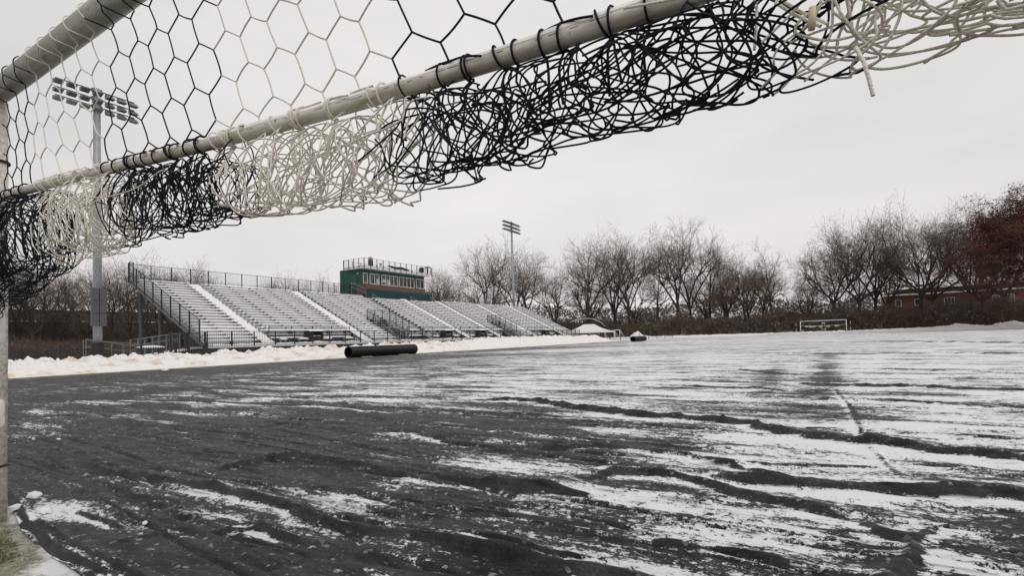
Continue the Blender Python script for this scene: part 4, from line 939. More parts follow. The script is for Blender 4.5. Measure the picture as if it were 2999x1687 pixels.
# ------------------------------------------------------------------ floodlights
def floodlight(name_label, loc, Ztop, r0, r1, arms, half, fix, low_box, base, nper=7, drop=.45):
    t = thing('floodlight', name_label, 'floodlight', loc, 'stadium floodlights')
    mb = MB(); mb.tube([(0, 0, 0), (0, 0, Ztop * .5), (0, 0, Ztop)], [r0, (r0 + r1) / 2, r1], 16); mb.build('pole', m_galv, t, True)
    if base: mb = MB(); mb.bar((0, 0, 0), (0, 0, base), r0 * 1.38, n=20); mb.bar((0, 0, base), (0, 0, base + .04), r0 * 1.45, n=20); mb.build('base_guard', m_black, t)
    for z in arms:
        mb = MB(); mb.bar((0, -half, z), (0, half, z), .045 * fix, n=4); mb.box((-.12 * fix, -.3 * fix, z - .12 * fix), (.12 * fix, .3 * fix, z + .12 * fix)); a_ = mb.build('crossarm', m_galv2, t)
        for k in range(nper):
            y = -half + 2 * half * (k + .15) / (nper - .7)
            tilt = R(18 if k < nper / 2 else 38)
            m2 = MB(); m2.bar((0, y, z), (0.03, y, z - .13 * fix), .03 * fix, n=6)
            # lamp head: housing at the rear, visor pointing to the pitch
            h_ = .13 * fix; d_ = .52 * fix
            ca = .35 if k < nper / 2 else .2
            def P_(lx, ly, lz):  # local: lx forward (+x toward pitch)
                X_ = lx * math.cos(tilt) + lz * math.sin(tilt); Z_ = -lx * math.sin(tilt) + lz * math.cos(tilt)
                return (X_, y + ly, z - .22 * fix + Z_)
            wr, wf = .19 * fix, .245 * fix
            V = [P_(-d_ * .55, -wr, -h_ * .8), P_(-d_ * .55, wr, -h_ * .8), P_(-d_ * .55, wr, h_ * .8), P_(-d_ * .55, -wr, h_ * .8), P_(d_ * .2, -wf, -h_ * 1.3), P_(d_ * .2, wf, -h_ * 1.3), P_(d_ * .2, wf, h_ * 1.1), P_(d_ * .2, -wf, h_ * 1.1), P_(d_ * .9, -wf, h_ * .9), P_(d_ * .9, wf, h_ * .9)]
            m2.add(V, [(0, 1, 2, 3), (0, 4, 5, 1), (3, 2, 6, 7), (0, 3, 7, 4), (1, 5, 6, 2), (7, 6, 9, 8), (4, 8, 9, 5), (4, 7, 8), (5, 9, 6)])
            m2.build('lamp', m_galv2, a_)
    if low_box:
        for (dy, w_) in ((-.2, .22), (.13, .22)):
            for k in range(3):
                z0 = low_box[0] + (low_box[1] - low_box[0]) * k / 3
                mb = MB(); mb.box((.14, dy - .15, z0 + .01), (.32, dy + .15, z0 + (low_box[1] - low_box[0]) / 3 - .01)); mb.build('control_box', m_grey_post, t)
    return t
floodlight('near tall grey floodlight mast rising from the snow bank left of the bleachers', (-32.0, 11.96, 0), 14.75, .20, .155, (14.66, 14.22, 13.80), 1.72, .72, (2.3, 4.27), 1.41)
floodlight('farther floodlight mast behind the right half of the bleachers', (-46.0, 77.8, 0), 21.5, .28, .17, (21.35, 20.7, 20.05), 2.6, .95, None, 0)

# ------------------------------------------------------------------ corrugated pipes with blocks
def pipe(a, c, r, label, blocks):
    a = np.array(a, float); c = np.array(c, float); d = c - a; l_ = np.linalg.norm(d); t = thing('corrugated_pipe', label, 'pipe', (a[0], a[1], 0), 'black drainage pipes on the cover edge', math.atan2(d[1], d[0]))
    n = int(l_ / .035); xs_ = np.linspace(0, l_, n); rr_ = r * (1 - .07 * (np.arange(n) % 3 == 1))
    mb = MB(); mb.tube(np.stack([xs_, 0 * xs_, 0 * xs_ + r + .03], 1), rr_, 26, cap=False); mb.build('pipe_wall', m_pipe, t, False)
    mb = MB(); mb.tube([(.01, 0, r + .03), (l_ - .01, 0, r + .03)], r * .88, 26, cap=False); mb.build('liner', m_pipe, t, True)
    mb = MB()
    for k in range(int(l_ / .105)): mb.box((k * .105 + .07, -r * 1.006 * math.sin(1.1) - .004, r + .03 + r * math.cos(1.1)), (k * .105 + .105, -r * 1.006 * math.sin(1.1) + .004, r + .05 + r * math.cos(1.1)))
    o_ = mb.build('marker_stripe', mat('yellow_mark', (.35, .33, .12), .6, .1), t)
    for x in (0, l_):
        mb = MB(); an = np.linspace(0, 2 * math.pi, 27); V = np.zeros((27, 2, 3)); V[:, 0] = np.stack([0 * an + x, r * np.cos(an), r * np.sin(an) + r + .03], 1); V[:, 1] = np.stack([0 * an + x, .88 * r * np.cos(an), .88 * r * np.sin(an) + r + .03], 1); mb.grid(V); mb.build('rim', m_pipe, t)
    for (f, bl_) in blocks:
        mb = MB(); mb.box((l_ * f - bl_ / 2, -r * .9, .015), (l_ * f + bl_ / 2, r * .5, .09)); mb.build('wood_block', m_wood, t)
pipe((-27.2, 24.1), (-27.3, 30.7), .385, 'long black corrugated pipe on wooden blocks at the near edge of the snow bank', ((.21, .95), (.78, 1.0)))
pipe((-22.0, 68.3), (-22.3, 74.6), .36, 'short-looking distant black pipe near the far corner of the pitch', ())

# ------------------------------------------------------------------ left iron fence and ramps
t = thing('iron_fence', 'low black iron picket fence behind the snow bank left of the bleachers', 'fence', (-33.0, 5, 0))
mb = MB(); O = np.array((-33.0, 5, 0)); 
ya, yb = -2.0, 18.4
for z in (1.13, .55): mb.bar(np.array((-33.0, ya, z)) - O, np.array((-33.0, yb, z)) - O, .02, n=4)
y = ya
while y < yb:
    mb.bar(np.array((-33.0, y, 0)) - O, np.array((-33.0, y, 1.28)) - O, .015, .009, n=4, cap=False); y += .125
mb.build('pickets', m_iron, t)
y = ya
while y < yb + .1:
    m2 = MB(); m2.box((-.045, y - 5 - .045, 0), (.045, y - 5 + .045, 1.38)); m2.build('post', m_iron, t); y += 1.82
t = thing('access_ramp', 'grey sloping ramp railings between the iron fence and the bleachers', 'ramp', (-36, 14, 0))
mb = MB()
def Rr(x, y, z): return (x + 36, y - 14, z)
m_rampgrey = mat('dull_grey_steel', (.15, .16, .165), .6, .15)
for (x, ya, za, yb, zb) in ((-36.0, 12.9, 1.75, 15.4, 1.25), (-37.2, 13.2, 1.7, 17.2, 1.3)):
    for dz in (0, -.4): mb.bar(Rr(x, ya, za + dz), Rr(x, yb, zb + dz), .02)
    for f in np.linspace(0, 1, 5): mb.bar(Rr(x, ya + (yb - ya) * f, 0), Rr(x, ya + (yb - ya) * f, za + (zb - za) * f), .02)
for (x, ya, za, yb, zb) in ((-37.6, 16.2, 1.7, 20.4, 2.35), (-38.6, 16.2, 1.7, 20.4, 2.35)):
    for dz in (0, -.38): mb.bar(Rr(x, ya, za + dz), Rr(x, yb, zb + dz), .022)
    for f in np.linspace(0, 1, 6): mb.bar(Rr(x, ya + (yb - ya) * f, 0), Rr(x, ya + (yb - ya) * f, za + (zb - za) * f), .035)
mb.build('railing', m_rampgrey, t)
mb = MB(); V = [Rr(-38.6, 16, .6), Rr(-37.5, 16, .6), Rr(-37.5, 20.6, 1.2), Rr(-38.6, 20.6, 1.2), Rr(-38.6, 16, .5), Rr(-37.5, 16, .5), Rr(-37.5, 20.6, 1.1), Rr(-38.6, 20.6, 1.1)]
mb.add(V, [(0, 1, 2, 3), (7, 6, 5, 4), (0, 4, 5, 1), (1, 5, 6, 2), (2, 6, 7, 3), (3, 7, 4, 0)]); mb.build('ramp_deck', m_snowcap, t)
t = thing('field_table', 'low dark table with a thick pillow of snow behind the iron fence', 'table', (-35.6, 16.0, 0))
mb = MB(); mb.box((-.4, -.75, 1.05), (.4, .75, 1.12)); mb.build('top', m_bracket, t)
mb = MB(); n = 16; ys_ = np.linspace(-.75, .75, n); ang = np.linspace(0, math.pi, 9); V = np.zeros((n, 9, 3)); V[:, :, 0] = .42 * np.cos(ang)[None, :]; V[:, :, 1] = ys_[:, None]; V[:, :, 2] = 1.122 + (.16 * np.sin(np.linspace(.1, math.pi - .1, n)) ** .4)[:, None] * np.sin(ang)[None, :]
mb.grid(V); mb.build('snow', m_snowcap, t, True)
for a in (-.6, .6):
    mb = MB(); mb.box((-.3, a - .04, 0), (.3, a + .04, 1.05)); mb.build('leg', m_bracket, t)
# side gate / front railing return at left end of the bleachers
t = thing('corner_fence', 'black picket fence return at the near foot of the bleachers', 'fence', (-34.0, 16.4, 0))
mb = MB()
for z in (2.0, 1.1): mb.bar((0, 0, z), (0, 2.1, z), .02, n=4)
for k in range(18): mb.bar((0, k * .12, .3), (0, k * .12, 2.0), .01, n=4, cap=False)
mb.bar((-.8, .6, 1.9), (0, 2.1, 1.0), .03); mb.build('pickets', m_iron, t)
for k in range(3):
    mb = MB(); mb.box((-.05, k * 1.03 - .05, 0), (.05, k * 1.03 + .05, 2.06)); mb.build('post', m_iron, t)
def conifer(loc, h, label):
    t = thing('small_conifer', label, 'shrub', loc, 'small dark conifers left of the bleachers'); mb = MB(); mb.bar((0, 0, 0), (0, 0, h * .9), .05, .01); mb.build('trunk', m_bark, t)
    mb = MB()
    for k in range(900):
        f = random.random() ** .8; z = .15 + f * (h - .15); r_ = (1 - f) * h * .22 * random.uniform(.3, 1); a = random.uniform(0, 6.28)
        c_ = np.array((r_ * math.cos(a), r_ * math.sin(a), z)); d_ = np.array((math.cos(a) * .1, math.sin(a) * .1, -.04)); s_ = np.array((-math.sin(a) * .035, math.cos(a) * .035, 0)); mb.add([c_ - s_, c_ + s_, c_ + d_], [(0, 1, 2)])
    mb.build('crown', m_conifer, t)
conifer((-46, 20.6, 0), 2.3, 'tiny dark conifer behind the ramp railings, left of its twin'); conifer((-46, 23.1, 0), 2.2, 'tiny dark conifer under the bleacher edge, right of its twin')

# ------------------------------------------------------------------ far goal and company
def far_goal(loc, w_, h_, label, bar=True):
    t = thing('soccer_goal', label, 'soccer goal', loc)
    r_ = .065
    for s_ in (-1, 1):
        mb = MB(); mb.tube([(s_ * w_ / 2, 0, 0), (s_ * w_ / 2, 0, h_)], r_, 10); mb.build('post', m_white, t, True)
    mb = MB(); mb.tube([(-w_ / 2 - r_, 0, h_), (w_ / 2 + r_, 0, h_)], r_, 10); mb.build('crossbar', m_white, t, True)
    if bar:
        mb = MB(); xs_ = np.linspace(-w_ / 2, w_ / 2, 20); mb.tube(np.stack([xs_, 0 * xs_ + .1, 1.62 - .13 * (1 - (xs_ / w_ * 2) ** 2)], 1), .025, 6); mb.build('net_bar', m_white, t)
        for m_, segs in ((m_rope_w, ((-2.9, -1.1), (-.75, -.1), (.45, 1.15), (1.8, 2.5))), (m_rope_b, ((-1.1, -.75), (-.1, .45), (1.15, 1.8)))):
            mb = MB()
            for (xa, xb) in segs:
                for k in range(int((xb - xa) * 60)):
                    x = random.uniform(xa, xb); zz = 1.62 - .13 * (1 - (x / w_ * 2) ** 2); sg = math.sin((x - xa) / (xb - xa) * math.pi); d_ = random.uniform(.1, .2 + .2 * sg)
                    mb.tube([(x, .1, zz), (x + random.uniform(-.1, .1), .05, zz - d_), (x + random.uniform(-.2, .2), .12, zz - d_ * .8)], .008, 4)
            mb.build('net', m_, t)
    return t
far_goal((.05, 112.3, 0), 7.3, 2.44, 'distant white goal with sagging net bar at the far end of the pitch')
t = far_goal((-38.6, 109, 0), 1.3, 2.15, 'small white training goal standing beside the white tent', False)
mb = MB()
for s_ in (-1, 1): mb.bar((s_ * .65, 0, 2.15), (s_ * .65 + .9, 1.2, 0), .045); mb.bar((s_ * .65, 0, 2.15), (s_ * .65 - .1, .9, 0), .045)
mb.build('back_stay', m_white, t)
for (x, lab) in ((-4.35, 'thin white corner pole left of the distant goal'), (4.35, 'thin white corner pole right of the distant goal')):
    t = thing('corner_pole', lab, 'pole', (x, 112.6, 0), 'poles beside the distant goal')
    mb = MB(); mb.bar((0, 0, 0), (0, 0, 1.1), .03); mb.build('lower_section', m_white, t); mb = MB(); mb.bar((0, 0, 1.1), (0, 0, 1.6), .03); mb.build('middle_section', m_green, t); mb = MB(); mb.bar((0, 0, 1.6), (0, 0, 2.2), .03); mb.build('upper_section', m_white, t)
t = thing('lookout_chair', 'tall white ladder chair with snow on its seat inside the distant goal', 'chair', (.1, 114.2, 0))
for sx_ in (-.25, .25):
    for sy_ in (-.2, .2): mb = MB(); mb.bar((sx_ * 1.1, sy_ * 1.1, 0), (sx_, sy_, 1.9), .028); mb.build('leg', m_white, t)
mb = MB(); mb.box((-.32, -.26, 1.9), (.32, .26, 1.95)); mb.build('seat', m_bracket, t)
mb = MB(); mb.tube([(0, 0, 1.95), (0, 0, 2.03), (0, 0, 2.08)], [.32, .3, .15], 12); mb.build('snow', m_snowcap, t, True)
mb = MB()
for z in (.45, .9, 1.35): mb.bar((-.27, -.22, z), (.27, -.22, z), .02)
mb.build('rung', m_white, t)
# tent
t = thing('marquee_tent', 'white peaked marquee tent beyond the far end of the bleachers', 'tent', (-45.4, 110, 0))
mb = MB(); x0, x1, ye, he, hp = -5.6, 4.9, 3.2, 1.95, 3.7
E_ = [(x0, -ye, he), (x1, -ye, he), (x1, ye, he), (x0, ye, he)]; Pk = [(-1.3, 0, hp), (1.2, 0, hp - .03)]
def surf(a, b2, c_, d_, n=10):
    V = np.zeros((n + 1, n + 1, 3)); a, b2, c_, d_ = map(np.array, (a, b2, c_, d_))
    for i in range(n + 1):
        for j in range(n + 1):
            u, v = i / n, j / n; p_ = (a * (1 - u) + b2 * u) * (1 - v) + (d_ * (1 - u) + c_ * u) * v; V[i, j] = p_ - np.array((0, 0, .28 * math.sin(v * math.pi) * (1 if v < 1 else 0)))
    return V
mb.grid(surf(E_[0], E_[1], Pk[1], Pk[0])); mb.grid(surf(E_[2], E_[3], Pk[0], Pk[1])); mb.grid(surf(E_[1], E_[2], Pk[1], Pk[1])); mb.grid(surf(E_[3], E_[0], Pk[0], Pk[0]))
mb.build('canopy', m_canvas, t, True)
mb = MB()
for (a, c_) in ((E_[0], E_[1]), (E_[1], E_[2]), (E_[2], E_[3]), (E_[3], E_[0])):
    a, c_ = np.array(a), np.array(c_); n = 24; V = np.zeros((n + 1, 2, 3))
    for i in range(n + 1): V[i, 0] = a + (c_ - a) * i / n; V[i, 1] = V[i, 0] - (0, 0, .22 + .05 * abs(math.sin(i * 1.3)))
    mb.grid(V)
mb.build('valance', m_canvas, t)
for (x, y) in ((x0, -ye), (x0 + 3.5, -ye), (x0 + 7, -ye), (x1, -ye), (x1, ye), (x0, ye)):
    mb = MB(); mb.bar((x, y, 0), (x, y, he), .05); mb.build('leg', m_white, t)
for a in ((x1 + .0, -ye), (x1 - 1.6, -ye)):
    mb = MB(); mb.bar((a[0], a[1], he), (a[0] + .9, a[1] - .8, 0), .02); mb.build('guy_rope', m_white, t)
# tall thin poles in front of the hedge
for (x, y, h, m_, lab) in ((-39, 117.5, 6.6, mat('rust_pole', (.16, .09, .05), .8, .2), 'thin rust-brown pole beside the snow heap by the tent'), (-18.3, 118, 6.4, m_iron, 'thin dark pole left of the distant goal before the hedge'), (-10.5, 118, 6.9, m_iron, 'thin dark pole second left of the distant goal before the hedge'), (12.3, 118, 6.6, m_iron, 'thin dark pole right of the distant goal before the hedge'), (19.1, 118, 5.6, m_iron, 'thin dark pole standing in the right-hand snow heaps')):
    t = thing('net_pole', lab, 'pole', (x, y, 0), 'tall net poles along the far end'); mb = MB(); mb.bar((0, 0, -.1), (-.1, 0, h), .065, .045, 8); mb.build('shaft', m_, t); mb = MB(); mb.bar((-.1, 0, h), (-.1, 0, h + .06), .07, .03, 8); mb.build('cap', m_iron, t)
t = thing('end_fence', 'short low black fence between the snow bank end and the distant pipe', 'fence', (-33, 84, 0))
mb = MB(); mb.bar((0, 0, 1.0), (5.6, 28, 1.0), .02); mb.bar((0, 0, .2), (5.6, 28, .2), .02)
for k in range(60): mb.bar((5.6 * k / 60, 28 * k / 60, .1), (5.6 * k / 60, 28 * k / 60, 1.0), .008, n=3, cap=False)
mb.build('pickets', m_iron, t)
for k in range(9):
    mb = MB(); mb.box((5.6 * k / 8 - .04, 28 * k / 8 - .04, 0), (5.6 * k / 8 + .04, 28 * k / 8 + .04, 1.2)); mb.build('post', m_iron, t)

# ------------------------------------------------------------------ far buildings
BO2 = np.array((34, 147, 0)); t = thing('brick_building', 'long two-storey brick building with snowy flat roofs behind the right-hand trees', 'building', tuple(BO2))
def q2(mb, name, m_, parent=None):
    q = mb.build(name, m_, parent or t)
    if parent is None: q.location = -BO2
    return q
mb = MB(); mb.box((12.8, 147, 0), (60, 160, 7.9)); q2(mb, 'wall', m_brick_far)
mb = MB(); mb.box((12.0, 146.2, 7.9), (61, 160, 8.15)); q2(mb, 'roof', m_snowcap)
mb = MB(); mb.box((15, 150, 8.15), (60, 160, 9.4)); q2(mb, 'upper_storey', m_darkwall)
mb = MB(); mb.box((14, 149.2, 9.4), (61, 161, 9.75)); mb.box((22, 151, 9.75), (34, 161, 10.3)); q2(mb, 'upper_roof', m_snowcap)
k = 0
for z in (5.4, 2.6):
    for x in (14.5, 18.0, 23.2, 28.1, 31.2, 33.6, 38, 42, 46, 50, 54):
        w_ = 1.8 if x == 23.2 else 1.1
        mb = MB(); mb.box((x, 146.9, z), (x + w_, 147.05, z + 1.5)); f_ = q2(mb, 'window', m_white)
        m2 = MB(); 
        nn = 3 if w_ > 1.5 else 1
        for j in range(nn): m2.box((x + .09 + j * (w_ - .1) / nn, 146.88, z + .1), (x + (j + 1) * (w_ - .1) / nn, 146.895, z + 1.4))
        m2.build('pane', m_glass, f_)
for (loc, w_, h_, lab) in (((-26.5, 152, 0), 6.5, 5.0, 'small pale cottage gable with snowy roof behind the hedge left of centre'), ((6.3, 140, 0), 3.4, 5.0, 'small orange-walled hut with snowy roofs behind the trees right of the distant goal')):
    t2 = thing('cottage', lab, 'building', loc)
    mb = MB(); mb.box((-w_ / 2, 0, 0), (w_ / 2, 5, h_ - 1.2)); mb.build('wall', mat('cottage_wall', (.30, .16, .08), .9, .2), t2)
    mb = MB(); a_ = w_ / 2 + .3; V = [(-a_, -.3, h_ - 1.3), (0, -.3, h_ + .4), (a_, -.3, h_ - 1.3), (-a_, 5.3, h_ - 1.3), (0, 5.3, h_ + .4), (a_, 5.3, h_ - 1.3)]; mb.add(V, [(0, 1, 2), (5, 4, 3), (0, 3, 4, 1), (1, 4, 5, 2), (0, 2, 5, 3)]); mb.build('roof', m_snowcap, t2)
    mb = MB(); mb.box((-.5, -.04, 1.6), (.5, .0, 2.9)); mb.build('window', m_glass, t2)
t = thing('long_building', 'long low dark brown building half hidden by trees at the far left', 'building', (-84, 25, 0))
mb = MB(); mb.box((0, -30, 0), (-8, 22, 5.0)); mb.build('wall', m_darkwall, t)
mb = MB(); mb.box((.4, -30.5, 5.03), (-8, 22.5, 5.14)); mb.build('snow_ledge', m_snowcap, t)
mb = MB(); mb.box((-.8, -30, 5.14), (-8, 22, 6.6)); mb.build('roof', mat('brown_roof', (.07, .055, .045), .9, .2), t)
for y in (-20, -8, 2, 9, 15):
    mb = MB(); mb.box((.06, y, 1.2), (-.02, y + 3.2, 3.9)); mb.build('dark_window', m_black, t)

# ------------------------------------------------------------------ trees
def segs_to_mesh(S_, n):
    """S_: array (k,8): p0(3) p1(3) r0 r1 -> verts, faces"""
    S_ = np.asarray(S_, float); p = S_[:, :3]; q = S_[:, 3:6]; d = q - p; d /= np.linalg.norm(d, axis=1)[:, None] + 1e-9
    a = np.where(np.abs(d[:, 2:3]) < .9, np.array([[0, 0, 1.]]), np.array([[1., 0, 0]])); u = np.cross(d, a); u /= np.linalg.norm(u, axis=1)[:, None]; w_ = np.cross(d, u)
    th = np.arange(n) * 2 * math.pi / n; k = len(S_); V = np.zeros((k, 2 * n, 3))
    for i in range(n):
        c = math.cos(th[i]) * u + math.sin(th[i]) * w_; V[:, i] = p + c * S_[:, 6:7]; V[:, n + i] = q + c * S_[:, 7:8]
    base = (np.arange(k) * 2 * n)[:, None]; F = []
    for i in range(n): F.append(np.stack([base[:, 0] + i, base[:, 0] + (i + 1) % n, base[:, 0] + n + (i + 1) % n, base[:, 0] + n + i], 1))
    return V.reshape(-1, 3), np.concatenate(F)
def fastmesh(name, parts, mats):
    """parts: list of (verts, faces(k,4|3), matindex)"""
    me = bpy.data.meshes.new(name); nv_ = 0; co = []; lv = []; ls = []; lt = []; mi = []; off = 0
    for V_, F_, m_ in parts:
        if len(F_) == 0: continue
        co.append(V_); k = F_.shape[1]; lv.append((F_ + nv_).reshape(-1)); ls.append(off + np.arange(len(F_)) * k); lt.append(np.full(len(F_), k)); mi.append(np.full(len(F_), m_)); off += F_.size; nv_ += len(V_)
    co = np.concatenate(co); lv = np.concatenate(lv); ls = np.concatenate(ls); lt = np.concatenate(lt); mi = np.concatenate(mi)
    me.vertices.add(len(co)); me.vertices.foreach_set('co', co.reshape(-1).astype(np.float32)); me.loops.add(len(lv)); me.loops.foreach_set('vertex_index', lv.astype(np.int32))
    me.polygons.add(len(ls)); me.polygons.foreach_set('loop_start', ls.astype(np.int32)); me.polygons.foreach_set('loop_total', lt.astype(np.int32)); me.polygons.foreach_set('material_index', mi.astype(np.int32))
    for q in mats: me.materials.append(q)
    me.update(calc_edges=True); return me
def unit(v): return v / (np.linalg.norm(v) + 1e-9)
NATW = {}
def make_tree(style, seed, Ht=20., W=None):
    """returns trunk segments and crown segments; total height Ht, crown width W"""
    r = random.Random(seed); trunk = []; big = []; fine = []
    def rv(s): return np.array([r.gauss(0, s), r.gauss(0, s), r.gauss(0, s)])
    prm = dict(spread=dict(fork=.33, nl=6, spread=.70, upb=.045), vase=dict(fork=.36, nl=5, spread=.50, upb=.05), column=dict(fork=.30, nl=9, spread=.45, upb=.05), oak=dict(fork=.33, nl=8, spread=.85, upb=.03))[style]
    def grow(p, d, l, rad, lev):
        n = 4 if lev < 2 else (3 if lev < 4 else 2)
        nodes = [(p, d, rad)]
        wig = (.10, .15, .19, .22, .26, .28)[min(lev, 5)]
        for k in range(n):
            d = unit(d + rv(wig) + np.array([0, 0, prm['upb'] * (1 if lev < 3 else .7)]))
            q = p + d * l / n; r1 = rad * (1 - .42 / n)
            (big if lev < 3 else fine).append((*p, *q, rad, r1)); p = q; rad = r1; nodes.append((p, d, rad))
        if lev >= 5: return
        nc = (0, 5, 5, 5, 4)[lev] if lev else 0
        nc = {1: 5, 2: 5, 3: 4, 4: 4}[lev]
        for k in range(nc):
            f = r.uniform(.6 if lev < 3 else .35, 1.0) if k else 1.0
            idx = min(n, max(1, int(round(f * n)))); pp_, dd, rr_ = nodes[idx]
            side = unit(np.cross(dd, rv(1) + 1e-3)); ang = r.uniform(.45, 1.0) * (1.0 if k else .35)
            nd = unit(dd * math.cos(ang) + side * math.sin(ang)); nl_ = l * r.uniform(.52, .80)
            grow(pp_, nd, nl_, max(rr_ * r.uniform(.56, .74), .012), lev + 1)
    R0 = Ht * .0185 * r.uniform(.85, 1.15); p = np.zeros(3); d = np.array([r.gauss(0, .04), r.gauss(0, .04), 1.]); rad = R0 * 1.15; fork = Ht * prm['fork']
    n = 5
    for k in range(n):
        d = unit(d + rv(.03)); q = p + d * fork / n; r1 = R0 * (1.15 - .3 * (k + 1) / n); trunk.append((*p, *q, rad, r1)); p = q; rad = r1
    if style == 'column':  # continuing leader
        for k in range(9):
            d = unit(d + rv(.06) + np.array([0, 0, .1])); q = p + d * (Ht * .75 - fork) / 9; r1 = rad * .86; big.append((*p, *q, rad, r1))
            for j in range(2):
                a = r.uniform(0, 6.28); nd = unit(np.array([math.cos(a), math.sin(a), r.uniform(.5, 1.2)])); grow(q, nd, Ht * r.uniform(.15, .26) * (1.25 - k / 11), rad * .38, 2)
            p = q; rad = r1
        grow(p, d, Ht * .2, rad, 2)
    else:
        a0 = r.uniform(0, 6.28)
        for k in range(prm['nl']):
            a = a0 + k * 2 * math.pi / prm['nl'] + r.gauss(0, .3); sp = prm['spread'] * r.uniform(.45, 1.25) * (0.25 if k == 0 else 1)
            nd = unit(np.array([math.cos(a) * math.sin(sp), math.sin(a) * math.sin(sp), math.cos(sp)])); grow(p - d * r.uniform(0, fork * .25), nd, Ht * r.uniform(.30, .42), rad * r.uniform(.6, .8), 1)
    trunk, big, fine = map(np.array, (trunk, big, fine))
    allz = fine[:, 5]; zmax = np.percentile(allz, 98.5); ax_ = np.percentile(np.abs(np.concatenate([fine[:, 3], fine[:, 4]])), 97)
    sz = Ht / zmax; sxy = sz if W is None else (W / 2) / ax_; NATW[(style, seed)] = 2 * ax_ * sxy
    for A_ in (trunk, big, fine):
        A_[:, [0, 1, 3, 4]] *= sxy; A_[:, [2, 5]] *= sz
    return trunk, big, fine
TREE_CACHE = {}
def tree_meshes(key, style, seed, twig, leaf=None):
    if key in TREE_CACHE: return TREE_CACHE[key]
    tr, bg_, fn = make_tree(style, seed)
    v, f = segs_to_mesh(tr, 8); mt = fastmesh('trunk', [(v, f, 0)], [m_bark])
    fn[:, 6] = np.maximum(fn[:, 6], .014); fn[:, 7] = np.maximum(fn[:, 7] * .8, .010)
    v1, f1 = segs_to_mesh(bg_, 5); v2, f2 = segs_to_mesh(fn, 3)
    parts = [(v1, f1, 0), (v2, f2, 1)]; mats = [m_bark, twig]
    if leaf:
        rg = np.random.default_rng(seed); low, cnt, sz_, m_ = leaf
        cand = fn[:, 3:6]; cand = cand[cand[:, 2] < low] if low else cand
        idx = rg.integers(0, len(cand), cnt); c_ = cand[idx] + rg.normal(0, .18, (cnt, 3)); a = rg.normal(0, sz_, (cnt, 3)); b_ = rg.normal(0, sz_, (cnt, 3))
        V_ = np.stack([c_, c_ + a, c_ + b_], 1).reshape(-1, 3); F_ = np.arange(cnt * 3).reshape(-1, 3); parts.append((V_, F_, 2)); mats = mats + [m_]
    mc = fastmesh('crown', parts, mats)
    TREE_CACHE[key] = (mt, mc); return mt, mc
VAR = [('spread', 11, m_twig_y), ('spread', 23, m_twig), ('vase', 31, m_twig), ('vase', 47, m_twig_y), ('column', 53, m_twig), ('oak', 61, m_twig), ('oak', 79, m_twig), ('column', 83, m_twig)]
def tree(x, y, h, w_, var, label, group, leaf=None, rz=None, lean=0):
    st, sd_, tw = VAR[var]; key = (var, leaf[3].name if leaf else '')
    mt, mc = tree_meshes(key, st, sd_, tw, leaf)
    t = thing('bare_tree' if not leaf else 'leafy_tree', label, 'tree', (x, y, 0), group)
    h = h * 1.05 if group == GF else h; q_ = min(max(w_ * 1.25 / NATW[(st, sd_)], .78 * h / 20.), 1.25 * h / 20.); t.scale = (q_, q_, h / 20.); t.rotation_euler = (0, lean, random.uniform(0, 6.28) if rz is None else rz)
    for nm, me in (('trunk', mt), ('crown', mc)):
        o = bpy.data.objects.new(nm, me); C.objects.link(o); o.parent = t
    return t
GF = 'bare trees beyond the far end of the pitch'; GL = 'bare trees behind the left fence'; GB = 'tree tops behind the bleachers'
